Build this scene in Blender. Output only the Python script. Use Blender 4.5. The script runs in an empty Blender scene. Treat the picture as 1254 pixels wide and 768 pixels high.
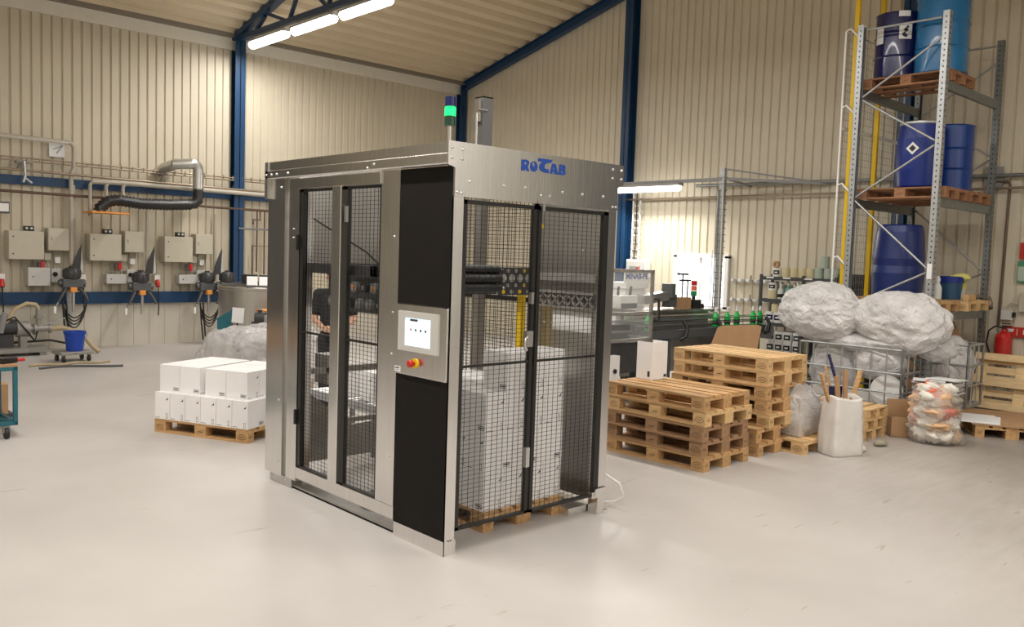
import bpy, math, random
from mathutils import Vector, Matrix, Euler, noise
random.seed(7)
PI = math.pi
SC = bpy.context.scene
COL = SC.collection

# ------------------------------------------------------------------ materials
def mat(name, col, rough=.5, metal=0., var=0., vscale=6., stretch=(1,1,1), bump=0., bscale=60., emit=None, es=1., spec=.5,
        rnd=0., isl=0., col2=None, trans=0., alpha=1., coat=0.):
    m = bpy.data.materials.new(name); m.use_nodes = True
    nt = m.node_tree; N = nt.nodes; L = nt.links
    b = N['Principled BSDF']
    b.inputs['Roughness'].default_value = rough
    b.inputs['Metallic'].default_value = metal
    b.inputs['Specular IOR Level'].default_value = spec
    b.inputs['Coat Weight'].default_value = coat
    b.inputs['Transmission Weight'].default_value = trans
    b.inputs['Alpha'].default_value = alpha
    c = (*col, 1)
    b.inputs['Base Color'].default_value = c
    tc = N.new('ShaderNodeTexCoord'); mp = N.new('ShaderNodeMapping'); mp.inputs['Scale'].default_value = stretch
    L.new(tc.outputs['Object'], mp.inputs['Vector'])
    out = None
    if var > 0 or col2:
        nz = N.new('ShaderNodeTexNoise'); nz.inputs['Scale'].default_value = vscale; nz.inputs['Detail'].default_value = 6
        nz.inputs['Roughness'].default_value = .65
        L.new(mp.outputs[0], nz.inputs['Vector'])
        rp = N.new('ShaderNodeValToRGB')
        rp.color_ramp.elements[0].position = .3; rp.color_ramp.elements[1].position = .7
        lo = col2 if col2 else tuple(x*(1-var) for x in col); hi = tuple(min(1, x*(1+var*.6)) for x in col)
        rp.color_ramp.elements[0].color = (*lo, 1); rp.color_ramp.elements[1].color = (*hi, 1)
        L.new(nz.outputs['Fac'], rp.inputs['Fac']); out = rp.outputs['Color']
    if rnd > 0 or isl > 0:
        hs = N.new('ShaderNodeHueSaturation')
        if out: L.new(out, hs.inputs['Color'])
        else: hs.inputs['Color'].default_value = c
        src = None
        for amt, node, sock in ((rnd, 'ShaderNodeObjectInfo', 'Random'), (isl, 'ShaderNodeNewGeometry', 'Random Per Island')):
            if amt > 0:
                nd = N.new(node); ma = N.new('ShaderNodeMath'); ma.operation = 'MULTIPLY_ADD'
                L.new(nd.outputs[sock], ma.inputs[0]); ma.inputs[1].default_value = amt; ma.inputs[2].default_value = 1-amt*.5
                if src:
                    mm = N.new('ShaderNodeMath'); mm.operation = 'MULTIPLY'; L.new(src, mm.inputs[0]); L.new(ma.outputs[0], mm.inputs[1]); src = mm.outputs[0]
                else: src = ma.outputs[0]
        L.new(src, hs.inputs['Value']); out = hs.outputs['Color']
    if out: L.new(out, b.inputs['Base Color'])
    if bump > 0:
        n2 = N.new('ShaderNodeTexNoise'); n2.inputs['Scale'].default_value = bscale; n2.inputs['Detail'].default_value = 3
        L.new(mp.outputs[0], n2.inputs['Vector'])
        bp = N.new('ShaderNodeBump'); bp.inputs['Strength'].default_value = bump; bp.inputs['Distance'].default_value = .02
        L.new(n2.outputs['Fac'], bp.inputs['Height']); L.new(bp.outputs[0], b.inputs['Normal'])
    if emit:
        b.inputs['Emission Color'].default_value = (*emit, 1); b.inputs['Emission Strength'].default_value = es
    return m

def plastic_film(name, tint, mixv, bscale, rough=.18):
    """crumpled translucent polythene: diffuse white + gloss over a clear film"""
    m = bpy.data.materials.new(name); m.use_nodes = True
    nt = m.node_tree; N = nt.nodes; L = nt.links
    b = N['Principled BSDF']; b.inputs['Base Color'].default_value = (*tint, 1); b.inputs['Roughness'].default_value = rough
    b.inputs['Specular IOR Level'].default_value = .7; b.inputs['Subsurface Weight'].default_value = 0
    tr = N.new('ShaderNodeBsdfTransparent'); tr.inputs[0].default_value = (.95, .95, .95, 1)
    mx = N.new('ShaderNodeMixShader')
    tc = N.new('ShaderNodeTexCoord')
    nz = N.new('ShaderNodeTexNoise'); nz.inputs['Scale'].default_value = bscale*.42; nz.inputs['Detail'].default_value = 5; nz.inputs['Roughness'].default_value = .6; nz.inputs['Distortion'].default_value = .9
    L.new(tc.outputs['Object'], nz.inputs['Vector'])
    def mth(op, a, bv):
        n = N.new('ShaderNodeMath'); n.operation = op; L.new(a, n.inputs[0]); n.inputs[1].default_value = bv; return n.outputs[0]
    rid = mth('ABSOLUTE', mth('SUBTRACT', nz.outputs['Fac'], .5), 0)      # ridged noise: sharp crease lines
    rid = mth('MULTIPLY', rid, -5.)
    bp = N.new('ShaderNodeBump'); bp.inputs['Strength'].default_value = .62; bp.inputs['Distance'].default_value = .04
    L.new(rid, bp.inputs['Height']); L.new(bp.outputs[0], b.inputs['Normal'])
    n3 = N.new('ShaderNodeTexNoise'); n3.inputs['Scale'].default_value = 3.; L.new(tc.outputs['Object'], n3.inputs['Vector'])
    rp = N.new('ShaderNodeMapRange'); rp.inputs['From Min'].default_value = .35; rp.inputs['From Max'].default_value = .65
    rp.inputs['To Min'].default_value = mixv-.1; rp.inputs['To Max'].default_value = min(1, mixv+.12)
    L.new(n3.outputs['Fac'], rp.inputs['Value']); L.new(rp.outputs[0], mx.inputs['Fac'])
    L.new(tr.outputs[0], mx.inputs[1]); L.new(b.outputs[0], mx.inputs[2])
    L.new(mx.outputs[0], N['Material Output'].inputs['Surface'])
    return m

M = {}
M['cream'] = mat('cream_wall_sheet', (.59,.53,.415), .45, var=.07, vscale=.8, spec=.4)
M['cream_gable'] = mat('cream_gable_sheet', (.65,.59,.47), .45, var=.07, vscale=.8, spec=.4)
M['cream_low'] = mat('cream_lower_sheet', (.60,.555,.475), .5, var=.08, vscale=1.2)
M['darkpanel'] = mat('dark_grey_panel', (.045,.05,.06), .5, var=.1)  # for the unseen dark panels added to darken steel reflections
M['white_trim'] = mat('eave_trim', (.72,.69,.6), .5, var=.05)
M['ceil'] = mat('ceiling_deck', (.66,.55,.39), .5, var=.07, vscale=.7)
M['grey_trim'] = mat('eave_gutter', (.22,.19,.15), .5)
M['blue'] = mat('blue_steel_paint', (.006,.042,.115), .4, var=.12, vscale=3)
M['ss'] = mat('brushed_stainless', (.80,.785,.765), .22, 1., var=.08, vscale=3, stretch=(9,9,.5), bump=.02, bscale=8)
M['ss2'] = mat('brushed_stainless_dull', (.60,.585,.565), .32, 1., var=.1, vscale=3, stretch=(5,5,.6))
M['ssd'] = mat('weathered_steel', (.34,.325,.30), .42, .35, var=.2, vscale=7)
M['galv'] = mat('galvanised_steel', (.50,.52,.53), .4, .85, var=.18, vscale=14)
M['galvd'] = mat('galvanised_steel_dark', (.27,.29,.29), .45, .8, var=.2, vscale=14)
M['zinc'] = mat('spiral_duct', (.62,.62,.6), .3, .9, var=.1, vscale=10)
M['black'] = mat('black_paint', (.012,.011,.010), .4)
M['blackp'] = mat('black_panel', (.012,.010,.009), .7, var=.15, vscale=4, spec=.15)
M['rubber'] = mat('black_rubber', (.015,.015,.016), .5, bump=.2, bscale=40)
M['dark'] = mat('dark_machine', (.045,.045,.048), .45, var=.2)
M['dgrey'] = mat('dark_grey_paint', (.09,.095,.1), .45, var=.1)
M['mastgrey'] = mat('mast_grey_paint', (.14,.135,.135), .5)
M['shelfgrey'] = mat('shelf_dark_grey', (.055,.06,.062), .5)
M['mgrey'] = mat('mid_grey_paint', (.28,.28,.28), .45, var=.08)
M['cab'] = mat('beige_cabinet', (.50,.46,.37), .45, var=.04)
M['cabl'] = mat('light_grey_enclosure', (.56,.55,.52), .45, var=.04)
M['white'] = mat('white_plastic', (.80,.79,.77), .45)
M['carton'] = mat('white_carton', (.88,.86,.855), .6, var=.03, vscale=5, rnd=.06)
M['ink'] = mat('black_print', (.02,.02,.025), .6)
M['fade'] = mat('grey_print', (.25,.25,.27), .6)
M['wood'] = mat('pallet_wood', (.56,.335,.15), .7, var=.38, vscale=5, stretch=(1,6,6), rnd=.15, isl=.42)
M['wood2'] = mat('fresh_pallet_wood', (.68,.45,.22), .7, var=.28, vscale=5, stretch=(1,6,6), rnd=.14, isl=.38)
M['wood5'] = mat('pale_pallet_wood', (.80,.60,.34), .7, var=.2, vscale=5, stretch=(1,6,6), rnd=.1, isl=.3)
M['wood3'] = mat('weathered_pallet_wood', (.36,.21,.11), .8, var=.35, vscale=5, stretch=(1,6,6), rnd=.15, isl=.25)
M['wood4'] = mat('rack_pallet_wood', (.33,.16,.08), .8, var=.35, vscale=5, stretch=(1,6,6), rnd=.15, isl=.25)
M['stamp'] = mat('burnt_stamp', (.12,.06,.03), .8)
M['card'] = mat('brown_cardboard', (.42,.25,.13), .75, var=.1)
M['cardl'] = mat('grey_cardboard', (.60,.56,.52), .75, var=.12, isl=.3)
M['paper'] = mat('white_paper', (.82,.82,.82), .6)
M['drumnavy'] = mat('navy_drum', (.008,.01,.085), .22, var=.1, coat=.3)
M['drumblue'] = mat('blue_drum', (.006,.04,.22), .3, var=.1)
M['drumplast'] = mat('blue_plastic_drum', (.005,.024,.21), .4, var=.1)
M['drumdeep'] = mat('deep_blue_drum', (.008,.022,.13), .35, var=.1)
M['buckblue'] = mat('slate_blue_bucket', (.02,.07,.14), .4)
M['drumlight'] = mat('light_blue_drum', (.01,.16,.38), .25, var=.1, coat=.2)
M['yellow'] = mat('yellow_paint', (.80,.52,.01), .4)
M['ycloth'] = mat('yellow_cloth', (.75,.72,.22), .8)
M['red'] = mat('red_paint', (.55,.015,.012), .3, coat=.3)
M['redd'] = mat('red_sign', (.50,.03,.02), .4)
M['orange'] = mat('orange_clamp', (.75,.30,.06), .5)
M['teal'] = mat('teal_paint', (.015,.13,.17), .4, var=.15)
M['bucket'] = mat('blue_bucket', (.01,.06,.42), .4)
M['green'] = mat('green_liquid', (.01,.50,.09), .15, spec=.6)
M['tealb'] = mat('teal_liquid', (.12,.42,.36), .15, spec=.6)
M['clearb'] = mat('milky_plastic', (.66,.70,.68), .25)
M['tape'] = mat('tape_roll', (.66,.58,.36), .4, var=.06)
M['palegreen'] = mat('pale_green_roll', (.42,.50,.42), .4)
M['sack'] = mat('white_sack', (.72,.69,.66), .55, var=.05, bump=.5, bscale=7)
M['copper'] = mat('aged_pipe', (.36,.29,.22), .4, .7, var=.15)
M['brown'] = mat('brown_pipe', (.13,.08,.055), .4, .3)
M['pipe'] = mat('insulated_pipe', (.45,.41,.34), .5, var=.08)
M['hose'] = mat('tan_hose', (.45,.36,.22), .5)
M['flex'] = mat('black_flex_hose', (.02,.02,.022), .35)
M['skin'] = mat('skin', (.62,.36,.26), .5, var=.06)
M['hair'] = mat('brown_hair', (.06,.04,.025), .6)
M['shirt'] = mat('black_shirt', (.018,.018,.02), .8, var=.2)
M['trous'] = mat('black_trousers', (.02,.02,.026), .8, var=.2)
M['blueink'] = mat('blue_logo', (.008,.06,.33), .4)
M['lampblue'] = mat('blue_beacon', (.006,.012,.09), .2, coat=.4)
M['lampdark'] = mat('dark_green_beacon', (.01,.05,.03), .2, coat=.4)
M['lampgreen'] = mat('lit_green_beacon', (.02,.6,.2), .2, emit=(.0,1.,.16), es=1.3)
M['lamp'] = mat('lit_diffuser', (.9,.9,.9), .4, emit=(1,.97,.9), es=9)
M['lamphouse'] = mat('lamp_housing', (.35,.34,.32), .4)
M['screen'] = mat('lit_screen', (.6,.7,.8), .3, emit=(.70,.86,1.), es=.92)
M['sky'] = mat('overcast_daylight', (.9,.9,.9), .8, emit=(.93,.97,1.), es=2.2)
M['glass'] = mat('clear_polycarbonate', (.9,.93,.93), .08, alpha=.07, spec=.4)
M['redlamp'] = mat('red_lamp', (.5,.02,.02), .25)
M['greenlamp'] = mat('green_lamp', (.01,.25,.08), .25)
M['greensign'] = mat('green_sign', (.06,.24,.12), .5)
M['film'] = plastic_film('polythene_film', (.86,.84,.84), .80, 13, .11)
M['film2'] = plastic_film('thin_polythene', (.95,.93,.93), .48, 20, .07)
M['filmbag'] = plastic_film('clear_bag_film', (.80,.74,.70), .30, 7)
M['rag1'] = mat('peach_waste', (.80,.50,.27), .7, var=.2); M['rag2'] = mat('white_waste', (.80,.76,.68), .7, var=.1)
M['rag3'] = mat('red_waste', (.75,.17,.09), .7); M['rag4'] = mat('pink_waste', (.68,.40,.32), .7, var=.2); M['rag5'] = mat('olive_waste', (.36,.33,.24), .7, var=.2)

def floor_mat():
    m = bpy.data.materials.new('epoxy_floor'); m.use_nodes = True
    nt = m.node_tree; N = nt.nodes; L = nt.links; b = N['Principled BSDF']
    tc = N.new('ShaderNodeTexCoord')
    n1 = N.new('ShaderNodeTexNoise'); n1.inputs['Scale'].default_value = .55; n1.inputs['Detail'].default_value = 7
    n2 = N.new('ShaderNodeTexNoise'); n2.inputs['Scale'].default_value = 3.2; n2.inputs['Detail'].default_value = 9; n2.inputs['Roughness'].default_value = .7
    mp = N.new('ShaderNodeMapping'); mp.inputs['Scale'].default_value = (1.2, 7, 1); mp.inputs['Rotation'].default_value = (0,0,.5)
    n3 = N.new('ShaderNodeTexNoise'); n3.inputs['Scale'].default_value = 1.7; n3.inputs['Detail'].default_value = 8; n3.inputs['Distortion'].default_value = .6
    L.new(tc.outputs['Object'], n1.inputs['Vector']); L.new(tc.outputs['Object'], n2.inputs['Vector'])
    L.new(tc.outputs['Object'], mp.inputs['Vector']); L.new(mp.outputs[0], n3.inputs['Vector'])
    r1 = N.new('ShaderNodeValToRGB'); e = r1.color_ramp.elements
    e[0].position = .35; e[0].color = (.475,.447,.424,1); e[1].position = .68; e[1].color = (.56,.53,.505,1)
    L.new(n1.outputs['Fac'], r1.inputs['Fac'])
    r2 = N.new('ShaderNodeValToRGB'); e = r2.color_ramp.elements     # small scuffs
    e[0].position = .25; e[0].color = (.55,.5,.45,1); e[1].position = .34; e[1].color = (1,1,1,1)
    L.new(n2.outputs['Fac'], r2.inputs['Fac'])
    r3 = N.new('ShaderNodeValToRGB'); e = r3.color_ramp.elements     # long drag marks
    e[0].position = .26; e[0].color = (.70,.65,.6,1); e[1].position = .33; e[1].color = (1,1,1,1)
    L.new(n3.outputs['Fac'], r3.inputs['Fac'])
    m1 = N.new('ShaderNodeMix'); m1.data_type = 'RGBA'; m1.blend_type = 'MULTIPLY'; m1.inputs[0].default_value = 1
    L.new(r1.outputs[0], m1.inputs[6]); L.new(r2.outputs[0], m1.inputs[7])
    m2 = N.new('ShaderNodeMix'); m2.data_type = 'RGBA'; m2.blend_type = 'MULTIPLY'; m2.inputs[0].default_value = 1
    L.new(m1.outputs[2], m2.inputs[6]); L.new(r3.outputs[0], m2.inputs[7])
    # floor colour multiplied darker towards the rack aisle, with a noisy edge
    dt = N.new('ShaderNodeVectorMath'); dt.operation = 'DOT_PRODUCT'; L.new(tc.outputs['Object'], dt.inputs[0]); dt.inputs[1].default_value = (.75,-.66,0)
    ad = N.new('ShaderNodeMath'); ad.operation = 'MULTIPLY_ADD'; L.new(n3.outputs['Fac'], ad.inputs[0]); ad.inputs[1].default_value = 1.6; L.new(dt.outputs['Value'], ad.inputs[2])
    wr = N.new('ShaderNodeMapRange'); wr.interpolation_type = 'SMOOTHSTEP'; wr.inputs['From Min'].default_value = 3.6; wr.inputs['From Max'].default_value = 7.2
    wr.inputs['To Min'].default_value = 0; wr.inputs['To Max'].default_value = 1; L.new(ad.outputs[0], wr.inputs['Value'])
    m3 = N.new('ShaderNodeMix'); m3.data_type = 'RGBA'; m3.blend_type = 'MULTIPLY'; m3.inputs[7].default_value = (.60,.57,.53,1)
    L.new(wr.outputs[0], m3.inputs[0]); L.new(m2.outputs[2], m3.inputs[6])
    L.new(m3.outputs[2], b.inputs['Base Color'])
    mr = N.new('ShaderNodeMapRange'); mr.inputs['To Min'].default_value = .30; mr.inputs['To Max'].default_value = .5
    L.new(n2.outputs['Fac'], mr.inputs['Value']); L.new(mr.outputs[0], b.inputs['Roughness'])
    b.inputs['Specular IOR Level'].default_value = .35
    return m
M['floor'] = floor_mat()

# ------------------------------------------------------------------ mesh builder
class B:
    def __init__(s): s.v = []; s.f = []; s.m = []; s.s = []
    def add(s, vs, fs, m=0, sm=False, X=None):
        o = len(s.v)
        s.v += [tuple((X @ Vector(v)) if X else v) for v in vs]
        for f in fs: s.f.append([i+o for i in f]); s.m.append(m); s.s.append(sm)
        return s
    def bb(s, x0, x1, y0, y1, z0, z1, m=0, X=None):
        vs = [(x0,y0,z0),(x1,y0,z0),(x1,y1,z0),(x0,y1,z0),(x0,y0,z1),(x1,y0,z1),(x1,y1,z1),(x0,y1,z1)]
        return s.add(vs, [(0,3,2,1),(4,5,6,7),(0,1,5,4),(1,2,6,5),(2,3,7,6),(3,0,4,7)], m, False, X)
    def box(s, c, d, m=0, rot=None):
        X = Matrix.Translation(c) @ (Euler(rot).to_matrix().to_4x4() if rot else Matrix())
        return s.bb(-d[0]/2, d[0]/2, -d[1]/2, d[1]/2, -d[2]/2, d[2]/2, m, X)
    def bar(s, a, b, w, h, m=0, up=(0,0,1)):
        a = Vector(a); b = Vector(b); z = (b-a); L = z.length; z.normalize()
        u = Vector(up)
        if abs(z.dot(u)) > .98: u = Vector((0,1,0)) if abs(z.y) < .9 else Vector((1,0,0))
        x = u.cross(z).normalized(); y = z.cross(x)
        X = Matrix((( x.x,y.x,z.x,a.x),(x.y,y.y,z.y,a.y),(x.z,y.z,z.z,a.z),(0,0,0,1)))
        return s.bb(-w/2, w/2, -h/2, h/2, 0, L, m, X)
    def tube(s, pts, r, n=8, m=0, cap=True, closed=False):
        P = [Vector(p) for p in pts]; k = len(P)
        rs = r if isinstance(r, (list, tuple)) else [r]*k
        t = [( P[(i+1)%k if closed else min(i+1,k-1)] - P[(i-1)%k if closed else max(i-1,0)]).normalized() for i in range(k)]
        u = Vector((0,0,1)) if abs(t[0].z) < .9 else Vector((1,0,0))
        nrm = (u - t[0]*u.dot(t[0])).normalized()
        vs = []; fs = []
        for i in range(k):
            nrm = (nrm - t[i]*nrm.dot(t[i])).normalized(); bn = t[i].cross(nrm)
            for j in range(n):
                a = 2*PI*j/n
                vs.append(tuple(P[i] + (nrm*math.cos(a) + bn*math.sin(a))*rs[i]))
        for i in range(k if closed else k-1):
            i2 = (i+1) % k
            for j in range(n): fs.append((i*n+j, i*n+(j+1)%n, i2*n+(j+1)%n, i2*n+j))
        s.add(vs, fs, m, True)
        if cap and not closed:
            s.add([vs[j] for j in range(n)], [tuple(range(n))[::-1]], m); s.add([vs[(k-1)*n+j] for j in range(n)], [tuple(range(n))], m)
        return s
    def cyl(s, a, b, r, n=16, m=0, r2=None): return s.tube([a, b], [r, r if r2 is None else r2], n, m)
    def lathe(s, prof, c=(0,0,0), n=20, m=0, X=None, sm=True, mats=None):
        vs = []; k = len(prof)
        for r, z in prof:
            for j in range(n):
                a = 2*PI*j/n; vs.append((c[0]+r*math.cos(a), c[1]+r*math.sin(a), c[2]+z))
        for i in range(k-1):
            fs = [(i*n+j, i*n+(j+1)%n, (i+1)*n+(j+1)%n, (i+1)*n+j) for j in range(n)]
            s.add([], [], m)
            o = len(s.v)
            s.add(vs[i*n:(i+2)*n], [(j, (j+1)%n, n+(j+1)%n, n+j) for j in range(n)], mats[i] if mats else m, sm and abs(prof[i][1]-prof[i+1][1]) > 1e-6, X)
        return s
    def prism(s, poly, fn0, fn1, m=0):
        """poly: 2-D outline; fn0/fn1 map (u,v) to 3-D at both ends"""
        n = len(poly); vs = [fn0(*p) for p in poly] + [fn1(*p) for p in poly]
        fs = [tuple(range(n))[::-1], tuple(range(n, 2*n))] + [(i, (i+1)%n, n+(i+1)%n, n+i) for i in range(n)]
        return s.add(vs, fs, m)
    def ball(s, c, r, n=14, m=0, amp=0, fr=2., seed=0, flat=None, X=None):
        r = r if isinstance(r, (tuple, list)) else (r, r, r)
        k = n//2+1; vs = []; fs = []
        for i in range(k+1):
            th = PI*i/k
            for j in range(n):
                a = 2*PI*j/n; d = Vector((math.sin(th)*math.cos(a), math.sin(th)*math.sin(a), math.cos(th)))
                q = 1
                if amp: 
                    q = 1 + amp*noise.noise(d*fr + Vector((seed*3.7, seed, 0))) + amp*.5*noise.noise(d*fr*2.6 + Vector((seed, 9, 1))) + amp*.28*abs(noise.noise(d*fr*6 + Vector((seed, 2, 5))))
                p = Vector((d.x*r[0], d.y*r[1], d.z*r[2]))*q
                if flat is not None: p.z = max(p.z, flat)
                vs.append((c[0]+p.x, c[1]+p.y, c[2]+p.z))
        for i in range(k):
            for j in range(n): fs.append((i*n+j, (i+1)*n+j, (i+1)*n+(j+1)%n, i*n+(j+1)%n))
        return s.add(vs, fs, m, True, X)
    def text(s, body, size, o, u, w, m=0, off=0., align='CENTER'):
        """flat lettering: origin o, reading direction u, up direction w"""
        cu = bpy.data.curves.new('lettering', 'FONT'); cu.body = body; cu.size = size; cu.align_x = align; cu.align_y = 'CENTER'; cu.offset = off; cu.resolution_u = 3
        ob = bpy.data.objects.new('lettering', cu); COL.objects.link(ob)
        dg = bpy.context.evaluated_depsgraph_get(); me = bpy.data.meshes.new_from_object(ob.evaluated_get(dg))
        o = Vector(o); u = Vector(u).normalized(); w = Vector(w).normalized()
        s.add([tuple(o + u*v.co.x + w*v.co.y) for v in me.vertices], [tuple(p.vertices) for p in me.polygons], m)
        bpy.data.objects.remove(ob); bpy.data.curves.remove(cu); bpy.data.meshes.remove(me)
        return s
    def go(s, name, mats, parent=None, bevel=0, loc=None, rz=0):
        me = bpy.data.meshes.new(name); me.from_pydata(s.v, [], s.f)
        for k in (mats if isinstance(mats, (list, tuple)) else [mats]): me.materials.append(M[k] if isinstance(k, str) else k)
        me.polygons.foreach_set('material_index', s.m); me.polygons.foreach_set('use_smooth', s.s); me.update()
        o = bpy.data.objects.new(name, me); COL.objects.link(o)
        if parent: o.parent = parent
        if loc: o.location = loc
        if rz: o.rotation_euler = (0,0,rz)
        if bevel:
            bv = o.modifiers.new('edge', 'BEVEL'); bv.width = bevel; bv.segments = 2; bv.limit_method = 'ANGLE'
        return o

def tag(o, label, cat, group=None, kind=None):
    o['label'] = label; o['category'] = cat
    if group: o['group'] = group
    if kind: o['kind'] = kind
    return o
def T(name, label, cat, loc=(0,0,0), rz=0, group=None):
    o = bpy.data.objects.new(name, None); COL.objects.link(o); o.empty_display_size = .1
    o.location = loc; o.rotation_euler = (0,0,rz)
    return tag(o, label, cat, group)
def ST(o): o['kind'] = 'structure'; return o
def dup(root, loc, rz=0, label=None, group=None, rot=None):
    r = root.copy(); COL.objects.link(r); r.location = loc; r.rotation_euler = rot if rot else (0,0,rz)
    if label: r['label'] = label
    if group: r['group'] = group
    for ch in list(root.children):
        c = ch.copy(); COL.objects.link(c); c.parent = r
        for g in list(ch.children):
            d = g.copy(); COL.objects.link(d); d.parent = c
    return r
ORD = ['first','second','third','fourth','fifth','sixth','seventh','eighth','ninth','tenth']

# ------------------------------------------------------------------ camera
f, pitch, roll, yaw = 1048.8, .0688, .0331, .8198
fw = Vector((math.cos(pitch)*math.cos(yaw), math.cos(pitch)*math.sin(yaw), -math.sin(pitch)))
rt = Vector((math.sin(yaw), -math.cos(yaw), 0)); up = rt.cross(fw)
r2 = rt*math.cos(roll) + up*math.sin(roll); u2 = up*math.cos(roll) - rt*math.sin(roll)
cam = bpy.data.cameras.new('camera'); co = bpy.data.objects.new('camera', cam); COL.objects.link(co)
cam.sensor_width = 36; cam.lens = f/1254*36; cam.clip_start = .05; cam.clip_end = 200
co.matrix_world = Matrix(((r2.x,u2.x,-fw.x,-3.4674),(r2.y,u2.y,-fw.y,-4.3005),(r2.z,u2.z,-fw.z,2.0),(0,0,0,1)))
SC.camera = co

# ------------------------------------------------------------------ hall shell
YL, XR, XB, YB = 12.9, 10.67, -9.5, -9.5
EAVE, SL, YR = 6.28, .253, .9
def roofz(y): return EAVE + SL*(YL-y) if y > YR else EAVE + SL*(YL-YR) - SL*(YR-y)
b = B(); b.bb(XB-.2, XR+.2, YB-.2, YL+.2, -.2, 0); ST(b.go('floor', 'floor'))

def corr(n0, n1, per, dep, groove, place, zfun, hole=None):
    """corrugated sheet running from n0 to n1; place(t, d, z) gives the 3-D point"""
    b = B(); pts = []
    t = n0
    while t < n1:
        for dt, d in ((0,0),(per-groove,0),(per-groove+groove*.3,-dep),(per-groove*.3,-dep)):
            if t+dt <= n1: pts.append((t+dt, d))
        t += per
    pts.append((n1, 0))
    for (a, da), (c, dc) in zip(pts, pts[1:]):
        segs = [(zfun(a)[0], zfun(a)[1], zfun(c)[0], zfun(c)[1])]
        if hole and (a+c)/2 > hole[0] and (a+c)/2 < hole[1]:
            z0, z1, z2, z3 = segs[0]; segs = [(z0, hole[2], z2, hole[2]), (hole[3], z1, hole[3], z3)]
        for za, zb, zc, zd in segs:
            b.add([place(a,da,za), place(c,dc,zc), place(c,dc,zd), place(a,da,zb)], [(0,1,2,3)])
    return b
WIN = (4.86, 6.05, 1.09, 2.1)
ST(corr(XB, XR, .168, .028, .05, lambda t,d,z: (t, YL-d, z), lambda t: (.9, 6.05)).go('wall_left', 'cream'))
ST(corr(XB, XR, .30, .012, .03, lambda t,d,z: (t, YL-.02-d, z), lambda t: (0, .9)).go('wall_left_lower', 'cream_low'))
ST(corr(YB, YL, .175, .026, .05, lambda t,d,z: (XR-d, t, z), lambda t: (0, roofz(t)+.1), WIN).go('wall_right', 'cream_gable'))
b = B(); b.bb(XB, XB+.1, YB, YL, 0, 9.5); ST(b.go('wall_back', 'white_trim'))
b = B(); b.bb(XB, XR, YB-.1, YB, 0, 8); ST(b.go('wall_near', 'white_trim'))
b = B(); b.bb(XB, XR, YL-.05, YL+.05, 6.0, 6.26); ST(b.go('trim_1', 'white_trim'))
b = B(); b.bb(XB, XR, YL-.16, YL, 6.24, 6.33); ST(b.go('trim_2', 'grey_trim'))
# corrugated roof deck: ribs run along the eave
b = B(); pts = []; y = YL
while y > YB-.3:
    for dy, d in ((0,0),(.16,0),(.20,.10),(.33,.10)): pts.append((y-dy, d))
    y -= .37
for (a, da), (c, dc) in zip(pts, pts[1:]):
    za, zc = roofz(a)+da, roofz(c)+dc
    b.add([(XB,a,za),(XR,a,za),(XR,c,zc),(XB,c,zc)], [(0,1,2,3)])
ST(b.go('ceiling', 'ceil'))
# unseen ribbed panels added on the walls to shape reflections in the steel
b = B(); b.bb(-7.4,-3.5,YL-.12,YL-.03,0,4.2); [b.bb(-7.4,-3.5,YL-.14,YL-.12,.5+i*.6,.53+i*.6,1) for i in range(6)]; ST(b.go('reflection_panel_1', ['darkpanel','mgrey']))
b = B(); b.bb(XR-.12,XR-.03,-9.2,-3.6,0,5.4); [b.bb(XR-.14,XR-.12,-9.2,-3.6,.5+i*.6,.53+i*.6,1) for i in range(8)]; ST(b.go('reflection_panel_2', ['darkpanel','mgrey']))
b = B(); b.bb(2.6,7.6,YB+.03,YB+.12,0,5.0); [b.bb(2.6,7.6,YB+.12,YB+.14,.5+i*.6,.53+i*.6,1) for i in range(8)]; ST(b.go('reflection_panel_3', ['white','mgrey']))
# window with sliding frame and daylight behind it
b = B(); y0, y1, z0, z1 = WIN
for a in ((y0-.04,y0+.04,z0,z1),(y1-.04,y1+.04,z0,z1),(y0-.04,y1+.04,z0-.04,z0+.04),(y0-.04,y1+.04,z1-.04,z1+.04)): b.bb(XR-.06, XR+.08, *a)
ym = (y0+y1)/2+.02; b.bb(XR-.01, XR+.06, ym-.03, ym+.03, z0, z1)
w = ST(b.go('window_1', 'white'))
b = B(); b.bb(XR+.03, XR+.035, y0, y1, z0, z1); b.go('window_glass', 'glass', w)
b = B(); b.bb(XR+.6, XR+.62, y0-2.5, y1+2.5, z0-1.5, z1+2); ST(b.go('backdrop_daylight', 'sky'))
# blue steel frame
def ibeam(name, a, b_, w, h, t=.014, upv=(0,0,1)):
    bb = B(); a = Vector(a); b_ = Vector(b_); z = (b_-a).normalized(); u = Vector(upv); x = u.cross(z).normalized(); y = z.cross(x)
    for off in (-1, 1): bb.bar(a + y*off*(h/2-t/2), b_ + y*off*(h/2-t/2), w, t, up=upv)
    bb.bar(a, b_, t, h-t, up=upv)
    return ST(bb.go(name, 'blue'))
def ucol(name, x, y, zt, w, d, axis):
    bb = B()
    if axis == 'x': bb.bb(x-w/2, x+w/2, y-d, y-d+.015, 0, zt); bb.bb(x-w/2, x+w/2, y-.015, y, 0, zt); bb.bb(x-.008, x+.008, y-d, y, 0, zt)
    else: bb.bb(x-d, x-d+.015, y-w/2, y+w/2, 0, zt); bb.bb(x-.015, x, y-w/2, y+w/2, 0, zt); bb.bb(x-d, x, y-.008, y+.008, 0, zt)
    return ST(bb.go(name, 'blue'))
ucol('trim_3', 4.54, YL-.02, 6.2, .22, .2, 'x')
ucol('trim_4', XR-.16, YL-.02, roofz(12.8)-.1, .2, .16, 'x')
ucol('trim_5', XR-.01, 7.34, roofz(7.3)-.05, .2, .24, 'y')
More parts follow.
